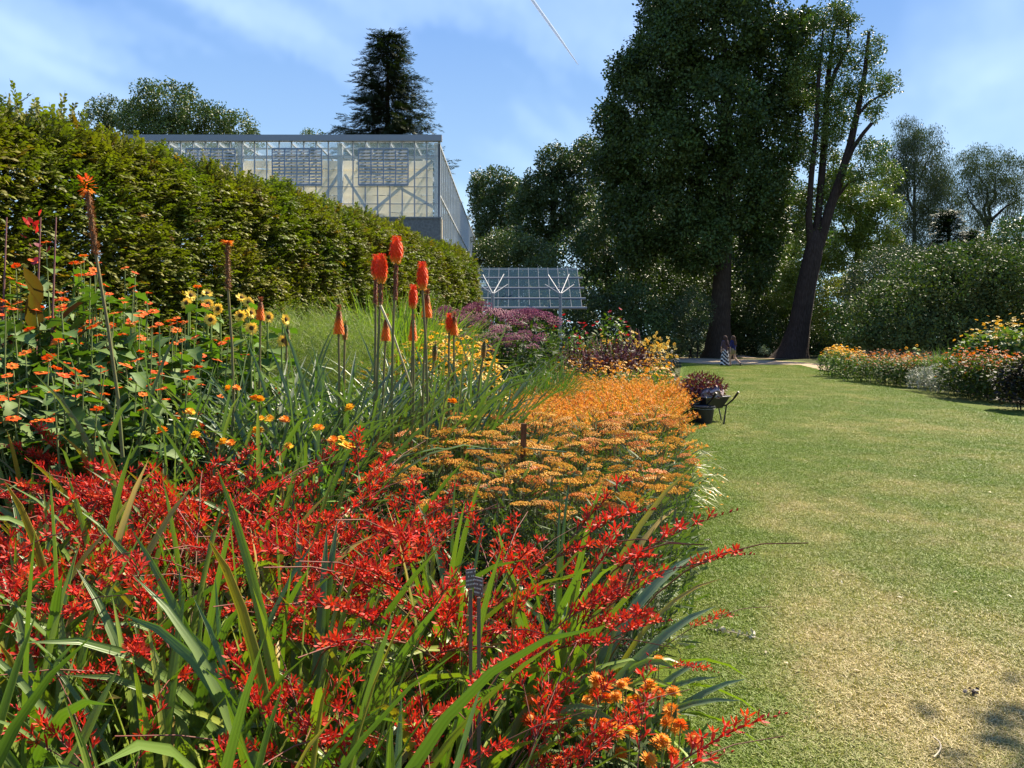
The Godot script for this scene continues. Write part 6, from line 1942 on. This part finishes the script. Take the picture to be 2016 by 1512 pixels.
# ------------------------------------------------------------------ people on the path
# bones [from, radius, to, radius] blended into one skin
func skin_mesh(bones: Array, blend: float, cell: float, col: Color) -> MB:
	var lo := Vector3(1e9, 1e9, 1e9)
	var hi := -lo
	for b in bones:
		var r := maxf(b[1], b[3])
		for p in [b[0], b[2]]:
			lo = lo.min(p - Vector3.ONE * r)
			hi = hi.max(p + Vector3.ONE * r)
	lo -= Vector3.ONE * cell * 2.5
	hi += Vector3.ONE * cell * 2.5
	var nx := int((hi.x - lo.x) / cell) + 2
	var ny := int((hi.y - lo.y) / cell) + 2
	var nz := int((hi.z - lo.z) / cell) + 2
	var f := PackedFloat32Array()
	f.resize(nx * ny * nz)
	for b in bones:
		var a: Vector3 = b[0]
		var e: Vector3 = b[2]
		var ra: float = b[1]
		var rb: float = b[3]
		var ab := e - a
		var ll := maxf(ab.length_squared(), 1e-8)
		var reach := maxf(ra, rb) + blend * 4.0 + cell
		var q0 := (a.min(e) - Vector3.ONE * reach - lo) / cell
		var q1 := (a.max(e) + Vector3.ONE * reach - lo) / cell
		for k in range(maxi(0, int(q0.z)), mini(nz, int(q1.z) + 1)):
			for j in range(maxi(0, int(q0.y)), mini(ny, int(q1.y) + 1)):
				for i in range(maxi(0, int(q0.x)), mini(nx, int(q1.x) + 1)):
					var p := lo + Vector3(i, j, k) * cell
					var t := clampf((p - a).dot(ab) / ll, 0.0, 1.0)
					var d := (p - a - ab * t).length() - lerpf(ra, rb, t)
					if d < blend * 5.0:
						f[(k * ny + j) * nx + i] += exp(-d / blend)
	for i in f.size():
		f[i] = -blend * log(maxf(f[i], 1e-6))
	var m := MB.new()
	var at := {}
	for k in nz - 1:
		for j in ny - 1:
			for i in nx - 1:
				var inside := 0
				var sum := Vector3.ZERO
				var cnt := 0
				var base := (k * ny + j) * nx + i
				var corner := [f[base], f[base + 1], f[base + nx], f[base + nx + 1], f[base + nx * ny], f[base + nx * ny + 1], f[base + nx * ny + nx], f[base + nx * ny + nx + 1]]
				for c in corner:
					if c < 0.0: inside += 1
				if inside == 0 or inside == 8:
					continue
				for e in [[0, 1], [2, 3], [4, 5], [6, 7], [0, 2], [1, 3], [4, 6], [5, 7], [0, 4], [1, 5], [2, 6], [3, 7]]:
					var va: float = corner[e[0]]
					var vb: float = corner[e[1]]
					if (va < 0.0) != (vb < 0.0):
						var pa := Vector3(e[0] & 1, (e[0] >> 1) & 1, e[0] >> 2)
						var pb := Vector3(e[1] & 1, (e[1] >> 1) & 1, e[1] >> 2)
						sum += pa.lerp(pb, va / (va - vb))
						cnt += 1
				at[base] = m.vert(lo + (Vector3(i, j, k) + sum / cnt) * cell, col)
	var step := [1, nx, nx * ny]
	for k in range(1, nz - 1):
		for j in range(1, ny - 1):
			for i in range(1, nx - 1):
				var base := (k * ny + j) * nx + i
				for ax in 3:
					var v0 := f[base]
					var v1 := f[base + step[ax]]
					if (v0 < 0.0) == (v1 < 0.0):
						continue
					var s1: int = step[(ax + 1) % 3]
					var s2: int = step[(ax + 2) % 3]
					var q := [base, base - s1, base - s1 - s2, base - s2]
					if not (at.has(q[0]) and at.has(q[1]) and at.has(q[2]) and at.has(q[3])):
						continue
					if v0 < 0.0:
						m.tri(at[q[0]], at[q[2]], at[q[1]]); m.tri(at[q[0]], at[q[3]], at[q[2]])
					else:
						m.tri(at[q[0]], at[q[1]], at[q[2]]); m.tri(at[q[0]], at[q[2]], at[q[3]])
	return m

func hand(m: MB, wrist: Vector3, along: Vector3, side: Vector3, col: Color) -> void:
	var d := along.normalized()
	for k in 4:
		var o := side * (0.026 - 0.017 * k)
		var l: float = [0.062, 0.072, 0.066, 0.052][k]
		var p := wrist + d * 0.09 + o
		m.tube([wrist + d * 0.06 + o * 0.8, p, p + d * l * 0.5 + d.cross(side) * 0.008, p + d * l * 0.9 + d.cross(side) * 0.025], [0.010, 0.009, 0.008, 0.006], 5, col, col, true)
	m.tube([wrist + d * 0.02 + side * 0.022, wrist + d * 0.055 + side * 0.048, wrist + d * 0.095 + side * 0.052], [0.011, 0.010, 0.007], 5, col, col, true)

func walker(label: String, at: Vector3, turn: float, top_col: Color, hair_col: Color, bottom: String) -> void:
	var o := thing("person", label, "person", at, turn, "")
	var sk := Color(0.42, 0.24, 0.16)
	var knee_f := Vector3(0.10, 0.49, 0.13)
	var ank_f := Vector3(0.10, 0.09, 0.10)
	var knee_b := Vector3(-0.09, 0.48, -0.04)
	var ank_b := Vector3(-0.09, 0.20, -0.36)
	if bottom == "skirt":
		knee_b = Vector3(-0.09, 0.49, 0.0)
		ank_b = Vector3(-0.09, 0.09, -0.12)
	var el_r := Vector3(-0.23, 1.10, -0.05)
	var wr_r := Vector3(-0.22, 0.90, 0.10)
	var el_l := Vector3(0.23, 1.10, 0.04)
	var wr_l := Vector3(0.27, 0.88, 0.02)
	var bones := [
		[Vector3(0, 0.94, 0), 0.125, Vector3(0, 1.10, 0.01), 0.105], [Vector3(0, 1.10, 0.01), 0.105, Vector3(0, 1.30, 0), 0.115], [Vector3(-0.10, 1.36, 0), 0.06, Vector3(0.10, 1.36, 0), 0.06],
		[Vector3(0, 1.38, 0), 0.05, Vector3(0, 1.48, 0.015), 0.045], [Vector3(0, 1.53, 0.02), 0.075, Vector3(0, 1.60, 0.01), 0.082], [Vector3(0, 1.49, 0.05), 0.04, Vector3(0, 1.545, 0.085), 0.022],
		[Vector3(-0.17, 1.36, 0), 0.046, el_r, 0.036], [el_r, 0.036, wr_r, 0.024], [Vector3(0.17, 1.36, 0), 0.046, el_l, 0.036], [el_l, 0.036, wr_l, 0.024],
		[wr_r, 0.024, wr_r + (wr_r - el_r).normalized() * 0.08, 0.03], [wr_l, 0.024, wr_l + (wr_l - el_l).normalized() * 0.08, 0.03],
		[Vector3(0.09, 0.90, 0), 0.095, knee_f, 0.058], [knee_f, 0.056, ank_f, 0.036], [Vector3(-0.09, 0.90, 0), 0.095, knee_b, 0.058], [knee_b, 0.056, ank_b, 0.036],
		[ank_f, 0.036, ank_f + Vector3(0, -0.05, 0.12), 0.03], [ank_b, 0.036, ank_b + (Vector3(0, -0.12, -0.02) if bottom != "skirt" else Vector3(0, -0.05, 0.12)), 0.03]]
	var body := skin_mesh(bones, 0.018, 0.02, sk)
	hand(body, wr_r, wr_r - el_r, Vector3(0, 0.3, 1).normalized(), sk)
	hand(body, wr_l, wr_l - el_l, Vector3(0, 0.3, 1).normalized(), sk)
	for e in [-1.0, 1.0]:
		body.bead(Vector3(0.034 * e, 1.575, 0.082), Vector3(0.011, 0.007, 0.008), Color(0.03, 0.02, 0.02))
		body.bead(Vector3(0.085 * e, 1.555, 0.015), Vector3(0.012, 0.03, 0.02), sk)
	body.box(Vector3(0, 1.515, 0.088), Vector3(0.045, 0.010, 0.012), Color(0.35, 0.10, 0.09))
	part(o, "body", body.build(), mats["skin"])
	var top := skin_mesh([[Vector3(0, 0.93, 0), 0.15, Vector3(0, 1.12, 0.01), 0.125], [Vector3(0, 1.12, 0.01), 0.125, Vector3(0, 1.30, 0), 0.13], [Vector3(-0.11, 1.36, 0), 0.075, Vector3(0.11, 1.36, 0), 0.075], [Vector3(-0.17, 1.36, 0), 0.062, el_r, 0.055], [Vector3(0.17, 1.36, 0), 0.062, el_l, 0.055]], 0.02, 0.022, top_col)
	part(o, "shirt", top.build(), mats["cloth"])
	var hair := skin_mesh([[Vector3(0, 1.60, -0.015), 0.097, Vector3(0, 1.57, -0.03), 0.096], [Vector3(0, 1.56, -0.05), 0.085, Vector3(0, 1.22, -0.13), 0.075], [Vector3(-0.075, 1.58, 0.0), 0.04, Vector3(-0.11, 1.25, 0.02), 0.04], [Vector3(0.075, 1.58, 0.0), 0.04, Vector3(0.11, 1.25, 0.02), 0.04]], 0.02, 0.02, hair_col)
	part(o, "hair", hair.build(), mats["cloth"])
	if bottom == "skirt":
		var s := MB.new()
		var rows := 30
		var cols := 32
		for j in rows:
			for i in cols:
				var quad := []
				for c in [[i, j], [i + 1, j], [i + 1, j + 1], [i, j + 1]]:
					var t: float = float(c[1]) / rows
					var a: float = TAU * c[0] / cols
					var r := lerpf(0.135, 0.30, pow(t, 0.8)) + 0.018 * t * sin(a * 7.0)
					quad.append(Vector3(cos(a) * r, 0.98 - 0.92 * t, sin(a) * r * 0.9))
				var am := absf(fposmod((i + 0.5) / cols * 4.0, 2.0) - 1.0)
				var st := fposmod((float(j) / rows) * 4.5 + am * 1.6, 1.0) < 0.42
				s.quad(quad[0], quad[1], quad[2], quad[3], Color(0.62, 0.62, 0.62) if st else Color(0.012, 0.012, 0.018))
		part(o, "skirt", s.build(true), mats["cloth"])
	else:
		var sh := skin_mesh([[Vector3(0, 0.93, 0), 0.14, Vector3(0, 0.90, 0), 0.14], [Vector3(0.09, 0.90, 0), 0.108, Vector3(0.095, 0.73, 0.05), 0.092], [Vector3(-0.09, 0.90, 0), 0.108, Vector3(-0.09, 0.73, -0.015), 0.092]], 0.018, 0.022, Color(0.22, 0.17, 0.10))
		part(o, "shorts", sh.build(), mats["cloth"])
	for e in [[ank_f, Vector3(0, -0.055, 0.13)], [ank_b, Vector3(0, -0.13, -0.03) if bottom != "skirt" else Vector3(0, -0.055, 0.13)]]:
		var shoe := skin_mesh([[e[0] + Vector3(0, -0.03, -0.02), 0.046, e[0] + e[1], 0.038]], 0.01, 0.015, Color(0.025, 0.022, 0.022))
		part(o, "shoe", shoe.build(), mats["plastic"])

func people() -> void:
	walker("person with long hair in blue top and shorts, mid stride on the path", Vector3(12.10, 0.03, -44.0), -2.3, Color(0.022, 0.022, 0.085), Color(0.07, 0.038, 0.025), "shorts")
	walker("person in long black and white striped skirt walking beside the other", Vector3(11.85, 0.03, -44.7), -2.6, Color(0.09, 0.055, 0.07), Color(0.06, 0.035, 0.025), "skirt")

# ------------------------------------------------------------------ small things on the lawn, and the vapour trail
func lawn_litter() -> void:
	rng.seed = 131
	var dead := thing("fallen_stem", "dried pale flower stem lying on the lawn edge", "stem", Vector3(1.17, 0.035, -4.25), -0.55)
	var dm := MB.new()
	dm.tube([Vector3(-0.14, 0.0, 0), Vector3(0, 0.012, 0.01), Vector3(0.15, 0.0, 0)], [0.004, 0.004, 0.002], 4, Color(0.35, 0.30, 0.18), Color(0.4, 0.34, 0.2))
	for i in 34:
		dm.oval(Vector3(rf(-0.14, 0.12), rf(0.005, 0.02), rf(-0.015, 0.015)), rdir(), rdir(), rf(0.02, 0.045), 0.014, jit(Color(0.42, 0.38, 0.28), 0.25), 0.5)
	part(dead, "stem", dm.build(true), mats["stalk"])
	var spots := [[1.50, -6.17, "small dark shrivelled leaf on the lawn above the crocosmia"], [1.38, -5.75, "crumpled dark leaf pile at the lawn's left edge"], [2.03, -3.55, "brown dead leaf on the dry turf"]]
	for q in spots:
		var o := thing("dead_leaf", q[2], "leaf", Vector3(q[0], 0.04, q[1]), rf(0, TAU))
		var m := MB.new()
		for i in 9:
			m.oval(Vector3(rf(-0.03, 0.03), rf(0, 0.012), rf(-0.03, 0.03)), rdir() * Vector3(1, 0.4, 1), Vector3.UP + rdir(), rf(0.03, 0.055), 0.02, jit(Color(0.07, 0.05, 0.04), 0.35), 0.8)
		o.scale = Vector3.ONE * 0.7
		part(o, "blade", m.build(true), mats["stalk"])
	var tw := thing("twig", "curved pale twig lying on the dry turf", "twig", Vector3(1.63, 0.04, -3.08), 0.0)
	var tm := MB.new()
	tm.tube([Vector3(-0.06, 0, 0.09), Vector3(-0.035, 0.004, 0.07), Vector3(-0.012, 0.006, 0.045), Vector3(0.003, 0.008, 0.02), Vector3(0.011, 0.008, -0.005), Vector3(0.014, 0.006, -0.03), Vector3(0.012, 0.004, -0.055)], [0.003, 0.003, 0.003, 0.003, 0.003, 0.0025, 0.002], 5, Color(0.45, 0.38, 0.26), Color(0.5, 0.42, 0.3))
	part(tw, "stick", tm.build(), mats["stalk"])
	# fallen orange petals by the edge
	var pm := MB.new()
	for i in 40:
		var p := bed(rf(0.05, 0.42), rf(7.4, 11.0), 0.045)
		pm.oval(p, rdir() * Vector3(1, 0.3, 1), Vector3.UP, 0.04, 0.018, jit(Color(0.88, 0.36, 0.02), 0.2), 0.3)
	var po := struct("fallen_petals", pm.build(true), mats["petal"])
	tag(po, "orange petals scattered on the lawn's left edge", "petals", "", "stuff")
	var cm := MB.new()
	for i in 90:
		var p := bed(rf(0.3, 6.0), 4.0 + 22.0 * pow(rng.randf(), 1.5), 0.04)
		cm.oval(p, rdir() * Vector3(1, 0.3, 1), Vector3.UP, rf(0.02, 0.04), rf(0.008, 0.02), jit(Color(0.5, 0.45, 0.3), 0.3), 0.4)
	var co := struct("leaf_scraps", cm.build(true), mats["petal"])
	tag(co, "pale scraps of dry leaf scattered over the turf", "leaf litter", "", "stuff")
	# vapour trail
	var trail := StandardMaterial3D.new()
	trail.resource_name = "vapour"
	trail.albedo_color = Color(1, 1, 1, 0.42)
	trail.transparency = BaseMaterial3D.TRANSPARENCY_ALPHA
	trail.roughness = 1.0
	var vm := MB.new()
	var pts := [Vector3(-943, 8000, -14630), Vector3(481, 8000, -19031), Vector3(1220, 8000, -21300), Vector3(1933, 8000, -23524)]
	for i in 4:
		pts[i] -= Vector3(481, 8000, -19031)
	vm.tube(pts, [46, 40, 36, 14], 8, Color.WHITE, Color.WHITE)
	var vo := thing("contrail_cloud", "straight white vapour trail high in the sky", "contrail", Vector3(481, 8000, -19031))
	part(vo, "trail", vm.build(), trail)
